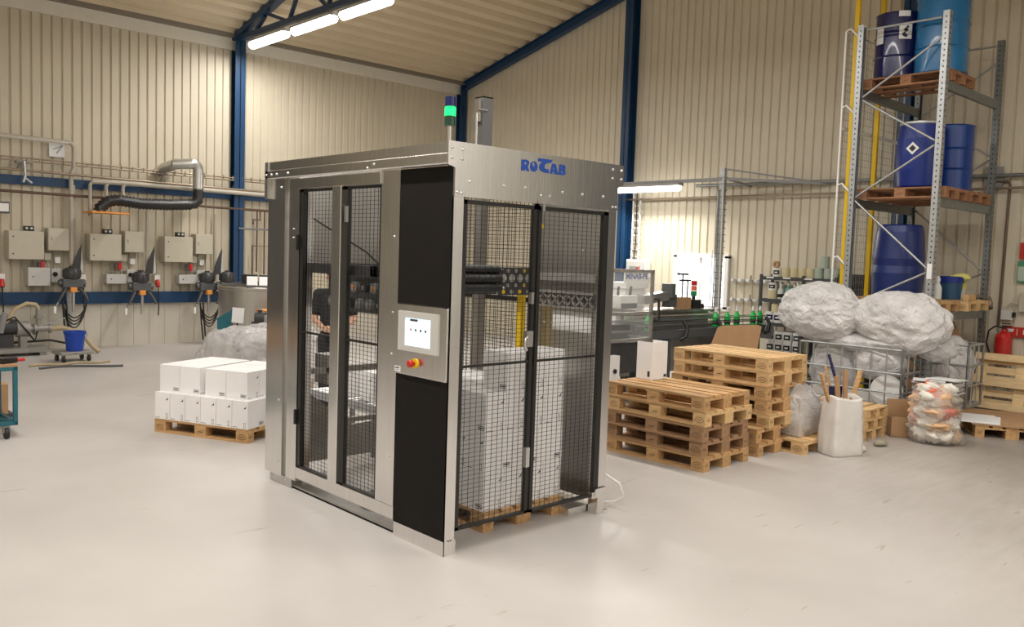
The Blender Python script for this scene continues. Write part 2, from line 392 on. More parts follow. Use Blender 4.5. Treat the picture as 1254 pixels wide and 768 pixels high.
ucol('trim_6', XR-.01, 1.62, roofz(1.6)-.05, .2, .24, 'y')
b = B(); b.bb(XB, XR-.3, YL-.07, YL-.02, 2.95, 3.11); ST(b.go('trim_7', 'blue'))
b = B(); b.bb(XB, 4.4, YL-.12, YL-.04, .82, 1.04); ST(b.go('trim_8', 'blue'))
ibeam('trim_9', (XR-.12, YL-.1, roofz(YL-.1)-.12), (XR-.12, YR, roofz(YR)-.12), .14, .2)
# lattice truss over the wall column
tr = B(); xt = 4.5
tr.bar((xt,YL-.05,roofz(YL)-.02),(xt,YR,roofz(YR)-.14), .16, .14)
tr.bar((xt,YL-.15,6.22),(xt,.9,6.13), .1, .1)
pz = lambda y: 6.22-.09*(YL-.15-y)/11.85
yy = YL-.9; k = 0
while yy > 1.5:
    if k % 2 == 0: tr.bar((xt,yy,pz(yy)),(xt,yy-.45,roofz(yy-.45)-.15), .06, .06)
    else: tr.bar((xt,yy-.1,roofz(yy-.1)-.15),(xt,yy-.95,pz(yy-.95)), .06, .06)
    yy -= .45 if k % 2 == 0 else .95
    k += 1
ST(tr.go('trim_10', 'blue'))

# ------------------------------------------------------------------ ceiling lights on the truss
lt = T('fluorescent_light', 'lit tube light under the roof truss, first from the eave wall', 'ceiling light', (xt, 11.4, 6.0), 0, 'tube lights under the roof truss')
b = B(); b.bb(-.07,.07,-.76,.76,.03,.09); b.go('housing', 'lamphouse', lt, .008)
b = B(); b.tube([(0,-.73,0),(0,-.69,0),(0,.69,0),(0,.73,0)], [.04,.085,.085,.04], 12); b.go('diffuser', 'lamp', lt)
b = B()
for s_ in (-.5,.5): b.bb(-.012,.012,s_-.012,s_+.012,.09,.13)
b.go('hanger', 'lamphouse', lt)
dup(lt, (xt, 9.7, 5.99), 0, 'lit tube light under the roof truss, second from the eave wall')
dup(lt, (xt, 8.02, 5.98), 0, 'lit tube light under the roof truss, third from the eave wall')
def area(name, loc, rot, sx, sy, e, col=(1,.965,.915)):
    l = bpy.data.lights.new(name, 'AREA'); l.shape = 'RECTANGLE'; l.size = sx; l.size_y = sy; l.energy = e; l.color = col
    o = bpy.data.objects.new(name, l); COL.objects.link(o); o.location = loc; o.rotation_euler = rot; return o
for y in (11.4, 9.7, 8.02): area('tube_lamp', (xt, y, 5.895), (0,0,0), .1, 1.4, 75)
area('row_lamp_one', (xt, -3.6, 5.93), (0,0,0), .25, 10, 300)
area('row_lamp_two', (-1.7, -1.2, 5.93), (0,0,0), .25, 15, 620)
area('row_lamp_four', (xt, 4.2, 5.93), (0,0,0), .25, 5.5, 130)
area('added_wall_wash', (5.2, -7.2, 5.6), (-.9,0,0), 5, .3, 150)  # unseen lamp added to brighten the wall mirrored in the steel fascia
area('row_lamp_three', (-7.6, 1.6, 5.93), (0,0,0), .25, 17, 150)

# ------------------------------------------------------------------ palletising machine (near corner stands at the origin)
W, D, H = 1.60, 2.40, 2.70
mc = T('palletizing_machine', 'tall stainless steel machine cell with black mesh doors and touch screen', 'machine', (0,0,0))
def bolt(bd, p, n, m=1, r=.011):
    p = Vector(p); n = Vector(n); bd.tube([p, p+n*.006, p+n*.010], [r, r*.8, r*.3], 8, m)
# front fascia with chamfered ears
b = B(); poly = [(-.06,2.70),(-.06,2.556),(0,2.54),(0,2.36),(W,2.36),(W,2.54),(W+.06,2.556),(W+.06,2.70)]
b.prism(poly, lambda u,v:(u,-.014,v), lambda u,v:(u,-.002,v))
b.bb(-.06, W+.06, -.014, .05, 2.70, 2.706)
for x,z in ((-.03,2.665),(-.03,2.60),(.055,2.66),(.055,2.598),(.02,2.385),(.055,2.383),(.12,2.46),(.42,2.455),(.62,2.46),(.99,2.455),(1.2,2.455),(1.43,2.455),(1.53,2.665),(1.53,2.60),(1.63,2.665),(1.63,2.60),(1.545,2.385),(1.58,2.385)): bolt(b, (x,-.014,z), (0,-1,0))
fa = b.go('fascia', ['ss','zinc'], mc)
# brand lettering cut from blue film, as outlines with holes
LOGO = [[(.5748,2.6472),(.6245,2.6504),(.6452,2.642),(.6485,2.6238),(.633,2.6079),(.6525,2.5743),(.6258,2.5737),(.6111,2.5937),(.6071,2.5933),(.6103,2.5752),(.5759,2.5738)],
 [(.6028,2.6332),(.6222,2.6317),(.6228,2.6179),(.6035,2.6172)],
 [(.6942+.036*math.cos(t*PI/10), 2.6112+.036*math.sin(t*PI/10)) for t in range(20)],
 [(.6905+.0115*math.cos(t*PI/6), 2.6255+.0155*math.sin(t*PI/6)) for t in range(12)],
 [(.734,2.6728),(.8688,2.6727),(.8614,2.65),(.8316,2.6495),(.8068,2.6389),(.7949,2.6248),(.7981,2.6116),(.8128,2.6041),(.8399,2.6042),(.8395,2.5781),(.8015,2.5777),(.7692,2.5854),(.75,2.6013),(.7475,2.6186),(.7566,2.637),(.7727,2.6497),(.7376,2.6498)],
 [(.876,2.6485),(.907,2.6484),(.9367,2.5765),(.9004,2.5757),(.8961,2.5926),(.8815,2.5925),(.8764,2.5754),(.8522,2.5792)],
 [(.8858,2.6256),(.8953,2.6253),(.9005,2.6073),(.8825,2.6069)],
 [(.9451,2.6491),(.9913,2.6505),(1.0077,2.6412),(1.0086,2.6244),(1.0011,2.6164),(1.0114,2.6053),(1.0106,2.5871),(.9892,2.575),(.9428,2.577)],
 [(.9685,2.6351),(.9817,2.6339),(.9823,2.6231),(.9674,2.623)],[(.9674,2.6062),(.985,2.6053),(.9856,2.5934),(.9664,2.5929)]]
cu = bpy.data.curves.new('logo', 'CURVE'); cu.dimensions = '2D'; cu.fill_mode = 'BOTH'; cu.extrude = .001
for pl in LOGO:
    sp = cu.splines.new('POLY'); sp.points.add(len(pl)-1); sp.use_cyclic_u = True
    for i, (x, z) in enumerate(pl): sp.points[i].co = (x, z, 0, 1)
cu.materials.append(M['blueink'])
tmp = bpy.data.objects.new('logo_outline', cu); COL.objects.link(tmp)
lm = bpy.data.meshes.new_from_object(tmp.evaluated_get(bpy.context.evaluated_depsgraph_get())); bpy.data.objects.remove(tmp); bpy.data.curves.remove(cu)
lo = bpy.data.objects.new('logo', lm); COL.objects.link(lo); lo.parent = fa; lo.rotation_euler = (PI/2,0,0); lo.location = (0,-.0165,0); lo['label'] = 'blue brand lettering'
b = B(); b.bb(.74,.875,-.026,-.014,2.36,2.44); b.bb(.782,.806,-.03,-.012,2.31,2.365)
for x in (.765,.85): bolt(b, (x,-.026,2.415), (0,-1,0))
b.go('door_catch', ['ss2','zinc'], fa)
# side, rear headers
b = B(); prof = [(0,2.56),(-.052,2.56),(-.06,2.568),(-.06,2.625),(-.050,2.632),(-.050,2.70),(0,2.70)]
b.prism(prof, lambda u,v:(u,-.002,v), lambda u,v:(u,D+.04,v))
for y in (2.42,2.33,2.24,2.05): bolt(b, (-.06,y,2.595), (-1,0,0))
for y in (.82,.90): bolt(b, (-.06,y,2.60-(y-.82)*.3), (-1,0,0))
b.go('side_header', ['ss','zinc'], mc)
b = B(); b.bb(W, W+.06, 0, D+.04, 2.56, 2.70); b.go('side_header', 'ss2', mc)
b = B(); b.bb(-.06, W+.06, D, D+.05, 2.40, 2.70); b.go('rear_header', 'ss2', mc)
# cover and posts on the long side
b = B(); b.bb(-.025,.05,2.16,2.45,.08,2.56); b.bb(0,.04,2.125,2.16,.08,2.56,2)
for z in (2.49,.72,.2): bolt(b, (-.025,2.22,z), (-1,0,0))
b.go('side_cover', ['ss','zinc','ssd'], mc)
b = B(); b.bb(-.006,.09,1.955,2.122,.08,2.558)
for z in (2.15,2.08,.55): bolt(b, (-.006,2.04,z), (-1,0,0), r=.007)
b.go('corner_post', ['ss','zinc'], mc)
b = B(); b.bb(-.004,.09,.575,.80,.201,2.558)
for z in (2.1,1.28,.55,1.57): bolt(b, (-.004,.63,z), (-1,0,0), r=.008)
b.go('wide_post', ['ss','zinc'], mc)
b = B(); b.bb(-.016,.05,.80,1.955,2.47,2.552); b.go('door_rail', 'ss', mc, .003)
b = B(); b.bb(-.004,.07,.575,1.955,.105,.20); b.go('sill_rail', 'ss', mc, .003)
b = B(); b.bb(0,.10,2.03,D,0,.085); 
for y in (2.37,2.13): bolt(b, (0,y,.05), (-1,0,0), r=.006)
b.go('plinth', ['ss2','zinc'], mc)
b = B(); b.bb(-.006,.10,.0,.56,0,.10); b.go('plinth', 'ss', mc)
b = B(); b.bb(.02,.45,.56,2.03,0,.014); b.bb(.02,.04,.56,2.03,0,.03); b.bb(.2,.32,1.2,1.3,.012,.10,1); b.go('floor_tray', ['ssd','black'], mc)
# control column: two black panels, steel front post, control plate
b = B(); b.bb(-.003,.02,.006,.57,1.64,2.555); b.go('black_panel', 'blackp', mc)
b = B(); b.bb(-.003,.02,.006,.57,.10,1.16); b.go('black_panel', 'blackp', mc)
b = B(); b.bb(0,.085,-.004,.006,0,2.36); b.bb(0,.003,-.004,.03,0,2.54); b.bb(0.02,.085,.0,.09,0,2.5); bolt(b,(.035,-.004,.10),(0,-1,0),2,.005); bolt(b,(.055,-.004,.10),(0,-1,0),2,.005)
b.go('corner_post', ['ss','zinc','black'], mc)
b = B(); b.bb(.02,.08,.02,.56,.1,2.5); b.go('control_cabinet', 'ss2', mc)
cp = B(); cp.bb(-.018,.0,.004,.578,1.155,1.636)
cp = cp.go('control_plate', 'ss', mc, .004)
b = B()
for a in ((.09,.53,1.55,1.592),(.09,.53,1.322,1.36),(.09,.165,1.36,1.55),(.455,.53,1.36,1.55)): b.bb(-.028,-.017,*a)
b.go('screen_bezel', 'cabl', cp)
b = B(); b.bb(-.021,-.017,.16,.46,1.352,1.554)
b.bb(-.0225,-.0205,.43,.455,1.352,1.55,1) if 0 else None
b.bb(-.0222,-.0208,.315,.40,1.528,1.543,2)
for y,mm in ((.39,3),(.335,5),(.28,2),(.225,2)): b.cyl((-.0208,y,1.47),(-.0224,y,1.47),.010,10,mm)
b.go('touch_screen', ['screen','black','dgrey','rag4','ink','greenlamp'], cp)
b = B(); b.cyl((-.018,.336,1.245),(-.028,.336,1.245),.034,20); b.go('stop_collar', 'yellow', cp)
b = B(); b.tube([(-.028,.336,1.245),(-.05,.336,1.245),(-.05,.336,1.245),(-.07,.336,1.245),(-.074,.336,1.245)], [.014,.014,.026,.026,.018], 18); b.go('stop_button', 'red', cp)
b = B(); b.bb(-.020,-.0178,.505,.572,1.168,1.205); b.bb(-.0206,-.0199,.515,.565,1.19,1.198,1); b.bb(-.0206,-.0199,.515,.56,1.178,1.182,2); b.go('rating_label', ['paper','ink','fade'], cp)
# front right post with foot
b = B(); b.bb(1.515,W,-.004,.09,0.0,2.36); b.bb(1.44,1.60,-.012,.02,.14,.19); b.bb(1.3,1.6,.1,.5,0,.06); b.cyl((1.61,.0,0),(1.61,.0,.03),.02,8)
b.go('corner_post', ['ss'], mc)
b = B(); b.bb(.6,.0,0,0,0,0) if 0 else None
# mesh doors
def mesh_door(name, a, c, z0, z1, barz, axis, fr, off=0., rightstile=None):
    """door leaf in plane x=0 (axis 'y') or y=0 (axis 'x'), from a to c"""
    def q(u, v, z): return (v, u, z) if axis == 'y' else (u, v, z)
    def bx(bd, u0, u1, v0, v1, za, zb, m=0):
        p0 = q(u0, v0, za); p1 = q(u1, v1, zb)
        bd.bb(min(p0[0],p1[0]), max(p0[0],p1[0]), min(p0[1],p1[1]), max(p0[1],p1[1]), za, zb, m)
    d = B(); bx(d,a,a+fr,off,off+.03,z0,z1); bx(d,c-(rightstile or fr),c,off,off+.03,z0,z1); bx(d,a,c,off,off+.03,z0,z0+fr*.7); bx(d,a,c,off,off+.03,z1-fr*.9,z1)
    bx(d,a,c,off+.004,off+.026,barz-.008,barz+.008)
    root = d.go(name, 'black', mc)
    wm = B(); u = a+fr*.5; w = .0010
    while u < c: bx(wm,u-w,u+w,off+.010,off+.0135,z0,z1); u += .05
    z = z0+.02
    while z < z1: bx(wm,a,c,off+.0135,off+.017,z-w,z+w); z += .0305
    wm.go('wire_mesh', 'black', root)
    return root
d = mesh_door('mesh_door', 1.42, 1.945, .20, 2.465, 1.32, 'y', .022, 0, .045)
for z in (2.04,.617):
    b = B(); b.bb(-.022,.01,1.945,1.972,z-.06,z+.06); b.go('hinge', 'black', d)
d = mesh_door('mesh_door', .80, 1.295, .20, 2.465, 1.32, 'y', .022, 0, .05)
b = B(); b.bb(-.016,.0,1.235,1.265,2.2,2.32); b.go('door_latch', 'zinc', d)
b = B(); b.bb(-.03,.02,1.295,1.42,.20,2.47); b.go('mid_post', 'ss', mc, .004)
d = mesh_door('mesh_door', .088, .755, .155, 2.345, 1.25, 'x', .03, -.002)
b = B(); b.bb(.66,.72,-.04,-.002,1.36,1.47); b.tube([(.66,-.05,1.42),(.63,-.06,1.43),(.62,-.06,1.38),(.645,-.055,1.34)], .012, 8); b.bb(.70,.725,-.03,-.002,1.66,1.74); b.go('door_handle', 'ss2', d)
b = B(); b.bb(.70,.735,-.03,-.002,.50,.64); b.go('door_latch', 'zinc', d)
d = mesh_door('mesh_door', .775, 1.512, .155, 2.345, 1.25, 'x', .03, -.002, .05)
b = B(); b.bb(1.47,1.60,-.022,-.01,.155,.215); b.go('floor_catch', 'ss', d)
# walls of the cell
b = B(); b.bb(W-.03,W-.01,.09,.86,.09,2.56); b.bb(W-.03,W,.80,.88,0,2.56)
for y,z in ((.3,2.05),(.36,2.05),(.62,1.45),(.7,1.45)): bolt(b,(W-.03,y,z),(-1,0,0))
b.go('side_panel', ['ss2','zinc'], mc)
b = B(); b.bb(W-.034,W-.031,.18,.60,1.40,1.56); b.go('inner_plate', 'white', mc)
root = B(); root.bb(W-.03,W,2.32,D,0,2.56); root.bb(W-.03,W,.88,2.32,.2,.23); root.bb(W-.03,W,.88,2.32,1.6,1.64); root.bb(W-.03,W,.88,2.32,2.52,2.56); root = root.go('side_fence', 'black', mc)
b = B(); y = .9
while y < 2.32: b.bb(W-.017,W-.013,y-.0018,y+.0018,.2,2.55); y += .05
z = .22
while z < 2.55: b.bb(W-.013,W-.009,.88,2.32,z-.0018,z+.0018); z += .0305
b.go('wire_mesh', 'black', root)
b = B(); b.bb(.05,W-.03,D-.02,D,1.80,2.5); b.bb(.05,.16,D-.03,D+.01,0,2.5); b.bb(1.46,W-.03,D-.03,D+.01,0,2.5); b.go('rear_panel', 'ss2', mc)
b = B(); b.prism([(.16,.1),(1.46,.1),(1.46,.42),(.80,.39),(.22,.82),(.16,.82)], lambda u,v:(u,D-.015,v), lambda u,v:(u,D,v)); b.go('rear_guard', 'ssd', mc)
b = B(); b.bb(.04,.09,D-.1,D,0,2.5); b.bb(.04,.09,1.9,1.95,.1,2.5); b.go('rear_post', 'ss', mc)
# lift carriage: rubber rollers, drilled plate, wheels
cb = B(); cb.bb(.06,W-.05,.95,1.02,1.80,1.88); cb.bb(.06,W-.05,1.9,1.96,1.80,1.88); cb.bb(.06,.12,.95,1.96,1.80,1.88); cb.bb(W-.12,W-.05,.95,1.96,1.80,1.88)
cb = cb.go('lift_carriage', 'dark', mc)
for y,z,r in ((.50,1.885,.03),(.48,1.815,.034),(.48,1.745,.034)):
    b = B(); b.cyl((.10,y,z),(.86,y,z),r,12); b.cyl((.07,y,z),(.9,y,z),.012,8,1); b.go('roller', ['rubber','ss'], cb)
b = B(); b.bb(.86,1.24,.49,.50,1.69,1.90); b.bb(.08,.86,.52,.54,1.70,1.88); b.bb(.86,.90,.5,1.0,1.80,1.88); b.bb(1.2,1.24,.5,1.0,1.80,1.88); b.bb(.08,.12,.5,1.0,1.80,1.88)
for i in range(4):
    x = .905+i*.085
    b.cyl((x,.4895,1.82),(x,.486,1.82),.030,14,1); b.cyl((x+.042,.4895,1.875),(x+.042,.486,1.875),.014,10,1 if i != 2 else 2); b.cyl((x+.042,.4895,1.765),(x+.042,.486,1.765),.014,10,1 if i != 2 else 2); b.cyl((x,.4895,1.715),(x,.486,1.715),.017,10,1 if i % 2 else 2)
b.go('drilled_plate', ['dark','zinc','yellow'], cb)
b = B(); b.bb(.30,.31,.9,2.0,1.50,1.80)
b.bb(.28,.32,.9,2.0,1.78,1.82)
b.go('wheel_plate', 'dgrey', cb)
k = 0
for y in (1.0,1.14,1.28,1.42,1.56,1.70,1.84):
    for z in (1.70,1.57):
        w = B(); w.cyl((.30,y+(.07 if z<1.6 else 0),z),(.262,y+(.07 if z<1.6 else 0),z),.042,14); w.cyl((.262,y+(.07 if z<1.6 else 0),z),(.255,y+(.07 if z<1.6 else 0),z),.018,10,1)
        w.go('guide_wheel', ['mgrey' if k % 3 else 'dark','orange' if k % 4 == 0 else 'zinc'], cb); k += 1
b = B(); zz = 1.66
for i in range(8): b.bar((W-.06,.14+i*.09,1.60),(W-.06,.14+(i+1)*.09,1.70),.02,.012); b.bar((W-.06,.14+i*.09,1.70),(W-.06,.14+(i+1)*.09,1.60),.02,.012)
b.bb(W-.08,W-.04,.12,.88,1.70,1.72); b.bb(W-.08,W-.04,.12,.88,1.585,1.60); b.bb(W-.09,W-.04,.10,.88,1.80,1.86)
b.go('scissor_rail', 'ssd', cb)
b = B(); b.bb(1.28,1.36,1.21,1.29,.0,2.62); b.go('lift_guide', 'ss2', mc)
b = B(); b.bb(.93,.985,.18,.22,1.2,2.2); b.bb(.92,.995,.17,.23,2.2,2.23,1); b.go('light_curtain', ['black','yellow'], mc)
b = B(); b.bb(1.39,1.44,.80,.85,.9,1.70); b.go('light_curtain', 'yellow', mc)
b = B(); b.bb(.09,W-.05,2.0,2.05,.95,1.0); b.bb(.3,.5,2.0,2.2,.85,1.1); b.bb(.5,1.5,2.02,2.06,.5,.54); b.go('infeed_pusher', 'ssd', mc)
b = B(); b.tube([(.25,D-.06,2.3),(.6,1.9,1.98),(.7,1.85,1.88)], .008, 8); b.go('cable', 'black', mc)
# mast and beacon above the roof line
b = B(); b.bb(1.265,1.285,1.20,1.31,2.62,3.31); b.bb(1.285,1.37,1.20,1.215,2.62,3.31,1); b.bb(1.285,1.37,1.29,1.31,2.62,3.31); b.bb(1.265,1.37,1.2,1.31,3.30,3.31,1)
b.bb(1.20,1.30,1.185,1.20,3.19,3.20,2); b.bb(1.23,1.262,1.22,1.28,3.10,3.28,2); b.cyl((1.22,1.23,2.7),(1.22,1.23,3.17),.012,8,2)
b.go('lift_mast', ['mastgrey','mastgrey','ss'], mc)
bc = B(); bc.cyl((.10,.18,2.56),(.10,.18,2.83),.013,10); bc = bc.go('beacon_pole', 'ss', mc)
for z0,z1,mm,l in ((2.83,2.895,'lampdark','unlit dark section'),(2.895,2.955,'lampgreen','lit green section'),(2.955,3.02,'lampblue','unlit blue section')):
    b = B(); b.cyl((.10,.18,z0),(.10,.18,z1-.004),.037,18); b.cyl((.10,.18,z1-.004),(.10,.18,z1),.03,18)
    o = b.go('beacon_lamp', mm, bc); o['label'] = l

# ------------------------------------------------------------------ EUR pallets
def make_pallet(wm, label, group):
    p = T('wooden_pallet', label, 'pallet', (0,0,0), 0, group)
    b = B()
    for y,w in ((-.3275,.145),(-.165,.1),(0,.145),(.165,.1),(.3275,.145)): b.bb(-.6,.6,y-w/2,y+w/2,.122,.144)
    for x in (-.5275,0,.5275): b.bb(x-.0725,x+.0725,-.4,.4,.1,.122)
    b.go('deck', wm, p)
    for y,w in ((-.35,.1),(0,.145),(.35,.1)):
        b = B(); b.bb(-.6,.6,y-w/2,y+w/2,0,.022); b.go('skid', wm, p)
        for x in (-.5275,0,.5275):
            b = B(); b.bb(x-.0725,x+.0725,y-w/2,y+w/2,.022,.1)
            s_ = -1 if y < 0 else 1
            if abs(y) > .1 and abs(x) > .1:
                yo = y+s_*(w/2+.0015)
                u = (1,0,0) if s_ < 0 else (-1,0,0)
                b.text('EUR' if x*s_ < 0 else 'EPAL', .030, (x,yo,.061), u, (0,0,1), 1)
                b.tube([(x+.05*math.cos(t*PI/8),yo,.061+.026*math.sin(t*PI/8)) for t in range(16)], .0022, 4, 1, closed=True)
                e = 1 if x > 0 else -1
                b.text('EUR', .030, (x+e*.074,y,.061), (0,e,0), (0,0,1), 1)
            elif abs(y) > .1:
                b.bb(x-.03,x+.03,y+s_*(w/2+.0005)-.0006,y+s_*(w/2+.0005)+.0006,.056,.064,1)
            b.go('block', [wm,'stamp'], p)
    return p
PA = math.pi/2
p1 = make_pallet('wood', 'wooden pallet under white cartons inside the mesh machine cell', None)
p1.location = (.92, .80, 0); p1.rotation_euler = (0,0,PA)
proto = {'wood': p1}
ang = math.atan2(.9, -.437)
ca, sa = math.cos(ang), math.sin(ang)
def LP(u, v, z): # local frame of the pallet beside the machine: u along the long side, v into the depth
    return (.44+ca*u+sa*v, 3.74+sa*u-ca*v, z)
pl = dup(p1, LP(.6,.4,0), ang, 'wooden pallet under two layers of white cartons beside the steel machine')
# five-high stack
def mk(wm): 
    if wm not in proto:
        proto[wm] = make_pallet(wm, 'x', None); proto[wm].location = (0,0,-50)
        proto[wm]['_free'] = 1
    return proto[wm]
def put(wm, loc, rz, label, group=None, rot=None):
    p = mk(wm)
    if p.get('_free'):
        del p['_free']; p.location = loc; p.rotation_euler = rot or (0,0,rz); p['label'] = label
        if group: p['group'] = group
        return p
    return dup(p, loc, rz, label, group, rot)
pos = ['bottom','second from bottom','middle','second from top','top']
for i, wm in enumerate(['wood','wood3','wood3','wood2','wood']):
    put(wm, (3.72+[0,.02,-.02,.02,.0][i], .87+[.0,.02,.01,0,.02][i], .144*i), PA+[.02,-.01,.015,0,.01][i], pos[i]+' wooden pallet of the five-high stack next to the steel machine', 'pallets in the five-high stack')
pos7 = ['bottom','second from bottom','third from bottom','middle','third from top','second from top','top']
for i, wm in enumerate(['wood','wood','wood2','wood','wood','wood2','wood2']):
    put(wm, (4.86+[-.12,-.12,.02,.03,.02,.06,.06][i], .90+[0,.02,-.02,0,.02,.02,.03][i], .144*i), PA+[.01,0,.02,-.01,.01,0,-.01][i], pos7[i]+' wooden pallet of the taller seven-high stack', 'pallets in the seven-high stack')
put('wood2', (5.24,.66,0), PA, 'single wooden pallet under a plastic-wrapped carton behind the white sack')
# small half pallets
def half_pallet(label):
    p = T('half_pallet', label, 'pallet', (0,0,0), 0, 'small half pallets in a stack of three')
    b = B()
    for i in range(5): b.bb(-.3,.3,-.4+i*.17,-.28+i*.17,.10,.12)
    for x in (-.26,0,.26): b.bb(x-.04,x+.04,-.4,.4,.085,.10)
    b.go('deck', 'wood2', p)
    for x in (-.25,0,.25):
        b = B(); b.bb(x-.05,x+.05,-.4,.4,0,.02); b.go('skid', 'wood2', p)
        for y in (-.35,0,.35):
            b = B(); b.bb(x-.05,x+.05,y-.05,y+.05,.02,.085); b.go('block', 'wood2', p)
    return p
hp = half_pallet('bottom small half pallet of the three behind the white sack'); hp.location = (6.37,.40,0)
for i,n in ((1,'middle'),(2,'top')): dup(hp, (6.36+.01*i,.40-.01*i,.122*i), .02*i, n+' small half pallet of the three behind the white sack')

# ------------------------------------------------------------------ white cartons
def make_carton(label, group):
    c = T('carton', label, 'box', (0,0,0), 0, group)
    b = B(); w, d, h = .1315, .0972, .142
    b.bb(-w,w,-d,d,0,2*h)
    for s_ in (-1,1): b.bb(-.0012,.0012,s_*.02,s_*.098,2*h,2*h+.0006,1) if 0 else None
    b.bb(-w,w,-.0011,.0011,2*h,2*h+.0007,1)
    sb = b; b = B()
    for s_ in (-1,1):      # long faces: framed name plate at the lower right
        y = s_*(d+.0006)
        def q(x,z,e=0): return (x*(-s_),y+s_*e,z)
        x0, x1 = .05, .118
        for a in ((x0,x1,.018,.050),): 
            vs = [(q(a[0],a[2])),(q(a[1],a[2])),(q(a[1],a[3])),(q(a[0],a[3]))]; b.add(vs, [(0,1,2,3)], 0)
        vs = [q(x0+.004,.023,.0004),q(x1-.004,.023,.0004),q(x1-.004,.045,.0004),q(x0+.004,.045,.0004)]; b.add(vs, [(0,1,2,3)], 1)
        vs = [q(x0+.008,.030,.0008),q(x1-.01,.030,.0008),q(x1-.01,.039,.0008),q(x0+.008,.039,.0008)]; b.add(vs, [(0,1,2,3)], 0)
    for s_ in (-1,1):      # short faces: leaf mark, arrows icon, small line of print
        x = s_*(w+.0006)
        def q(y,z): return (x,y*s_,z)
        b.add([q(.040,.205),q(.072,.208),q(.078,.238),q(.066,.222)], [(0,1,2,3)], 0)
        for y0 in (.050,.066): b.add([q(y0,.02),q(y0+.003,.02),q(y0+.003,.062),q(y0,.062)], [(0,1,2,3)], 0); b.add([q(y0-.003,.058),q(y0+.006,.058),q(y0+.0015,.07)], [(0,1,2)], 0)
        b.add([q(.046,.014),q(.076,.014),q(.076,.018),q(.046,.018)], [(0,1,2,3)], 0)
        b.add([q(-.09,.012),q(-.03,.012),q(-.03,.018),q(-.09,.018)], [(0,1,2,3)], 2)
    sb.add(b.v, [], 0); o_ = len(sb.v)-len(b.v)
    for fc_, mm in zip(b.f, b.m): sb.f.append([q_+o_ for q_ in fc_]); sb.m.append((2,0,1)[mm]); sb.s.append(False)
    sb.go('shell', ['carton','fade','ink'], c)
    return c
G1 = 'white cartons on the pallet beside the machine'
cA = None
def carton(loc, rz, label, group):
    global cA
    if cA is None:
        cA = make_carton(label, group); cA.location = loc; cA.rotation_euler = (0,0,rz); return
    dup(cA, loc, rz, label, group)
rows = ['front row','middle row','rear row']
for v in range(3):
    for u in range(6):
        carton(LP(.1+u*.2, .134+v*.268, .1445), ang+PA, f'white carton, {ORD[u]} from the steel machine, {rows[v]}, bottom layer, low pallet load', G1)
rows = ['front row','second row','third row','rear row']
us = [.20,.468,.80,1.068]
for v in range(4):
    for u in range(4):
        carton(LP(us[u], .17+v*.2, .4295), ang, f'white carton, {ORD[u]} from the steel machine, {rows[v]}, upper layer, low pallet load', G1)
G2 = 'white cartons on the pallet inside the machine'
x0, y0 = .53, .22
for L_ in (0,2):
    nm = 'bottom' if L_ == 0 else 'third'
    for j in range(4):
        for i in range(4):
            if L_ == 0 and i > 0 and j > 0 and i < 3: continue
            carton((x0+.1+i*.2, y0+.135+j*.27, .1445+.2855*L_), PA, f'white carton inside machine cell, {nm} layer, {ORD[j]} row back, {ORD[i]} from control panel', G2)
for j in range(5):
    for i in range(3):
        if j > 0 and i == 1: continue
        carton((x0+.134+i*.267, y0+.1+j*.2, .1445+.2855), 0, f'white carton inside machine cell, second layer, {ORD[j]} row back, {ORD[i]} from control panel', G2)
for i in range(3): carton((x0+.30+i*.2, y0+.135, .1445+.2855*3), PA, f'white carton inside machine cell, topmost layer, {ORD[i]} from control panel', G2)

# cartons on the five-high stack
oc = T('open_carton', 'open white carton with raised flaps standing on the pallet stack', 'box', (3.90,1.36,.722), 0)
b = B(); b.bb(-.135,.135,-.10,.10,0,.30); b.bb(.08,.125,-.1012,-.1,.02,.05,1); b.bb(-.1362,-.135,-.08,-.05,.03,.09,1)
b.go('shell', ['carton','ink'], oc)
for n,a in (('flap',(-.135,-.131,-.10,.10)),('flap',(-.128,.135,-.10,-.096)),('flap',(.131,.135,-.10,.10))):
    b = B(); b.bb(a[0],a[1],a[2],a[3],.30,.40); b.go(n, 'carton', oc)

cs = T('cardboard_sheet', 'tall brown cardboard sheet standing behind the taller pallet stack', 'cardboard', (5.95,1.62,0), -.78)
b = B(); b.prism([(-.32,0),(.26,0),(.26,.9),(.30,1.20),(.24,1.22),(-.20,1.19),(-.25,1.16),(-.32,.95)], lambda u,v:(u,0,v), lambda u,v:(u,.008,v)); b.bb(-.3,.26,0,.3,0,.008); b.go('panel', 'card', cs)

# ------------------------------------------------------------------ person behind the machine
def capsule_set(caps, name, m, parent=None, vox=.012, loc=None, rz=0):
    b = B()
    for a, c, ra, rb in caps:
        a = Vector(a); c = Vector(c); ax = (c-a); L = ax.length
        if L < 1e-6: b.ball(a, ra, 12); continue
        ax.normalize(); pts = []; rs = []
        for t in (-1,-.92,-.7,-.4,0): pts.append(a+ax*ra*t); rs.append(ra*math.sqrt(max(0,1-t*t))+1e-4)
        for t in (0,.4,.7,.92,1): pts.append(c+ax*rb*t); rs.append(rb*math.sqrt(max(0,1-t*t))+1e-4)
        if (pts[4]-pts[5]).length < 1e-6: pts.pop(5); rs.pop(5)
        b.tube(pts, rs, 12, 0)
    o = b.go(name, m, parent)
    r = o.modifiers.new('join', 'REMESH'); r.mode = 'VOXEL'; r.voxel_size = vox; r.use_smooth_shade = True
    s = o.modifiers.new('soft', 'SMOOTH'); s.iterations = 4; s.factor = .5
    return o
pe = T('person', 'person in black clothes standing behind the machine, hands held together in front', 'person', (1.95,4.62,0), -2.2+PI/2)
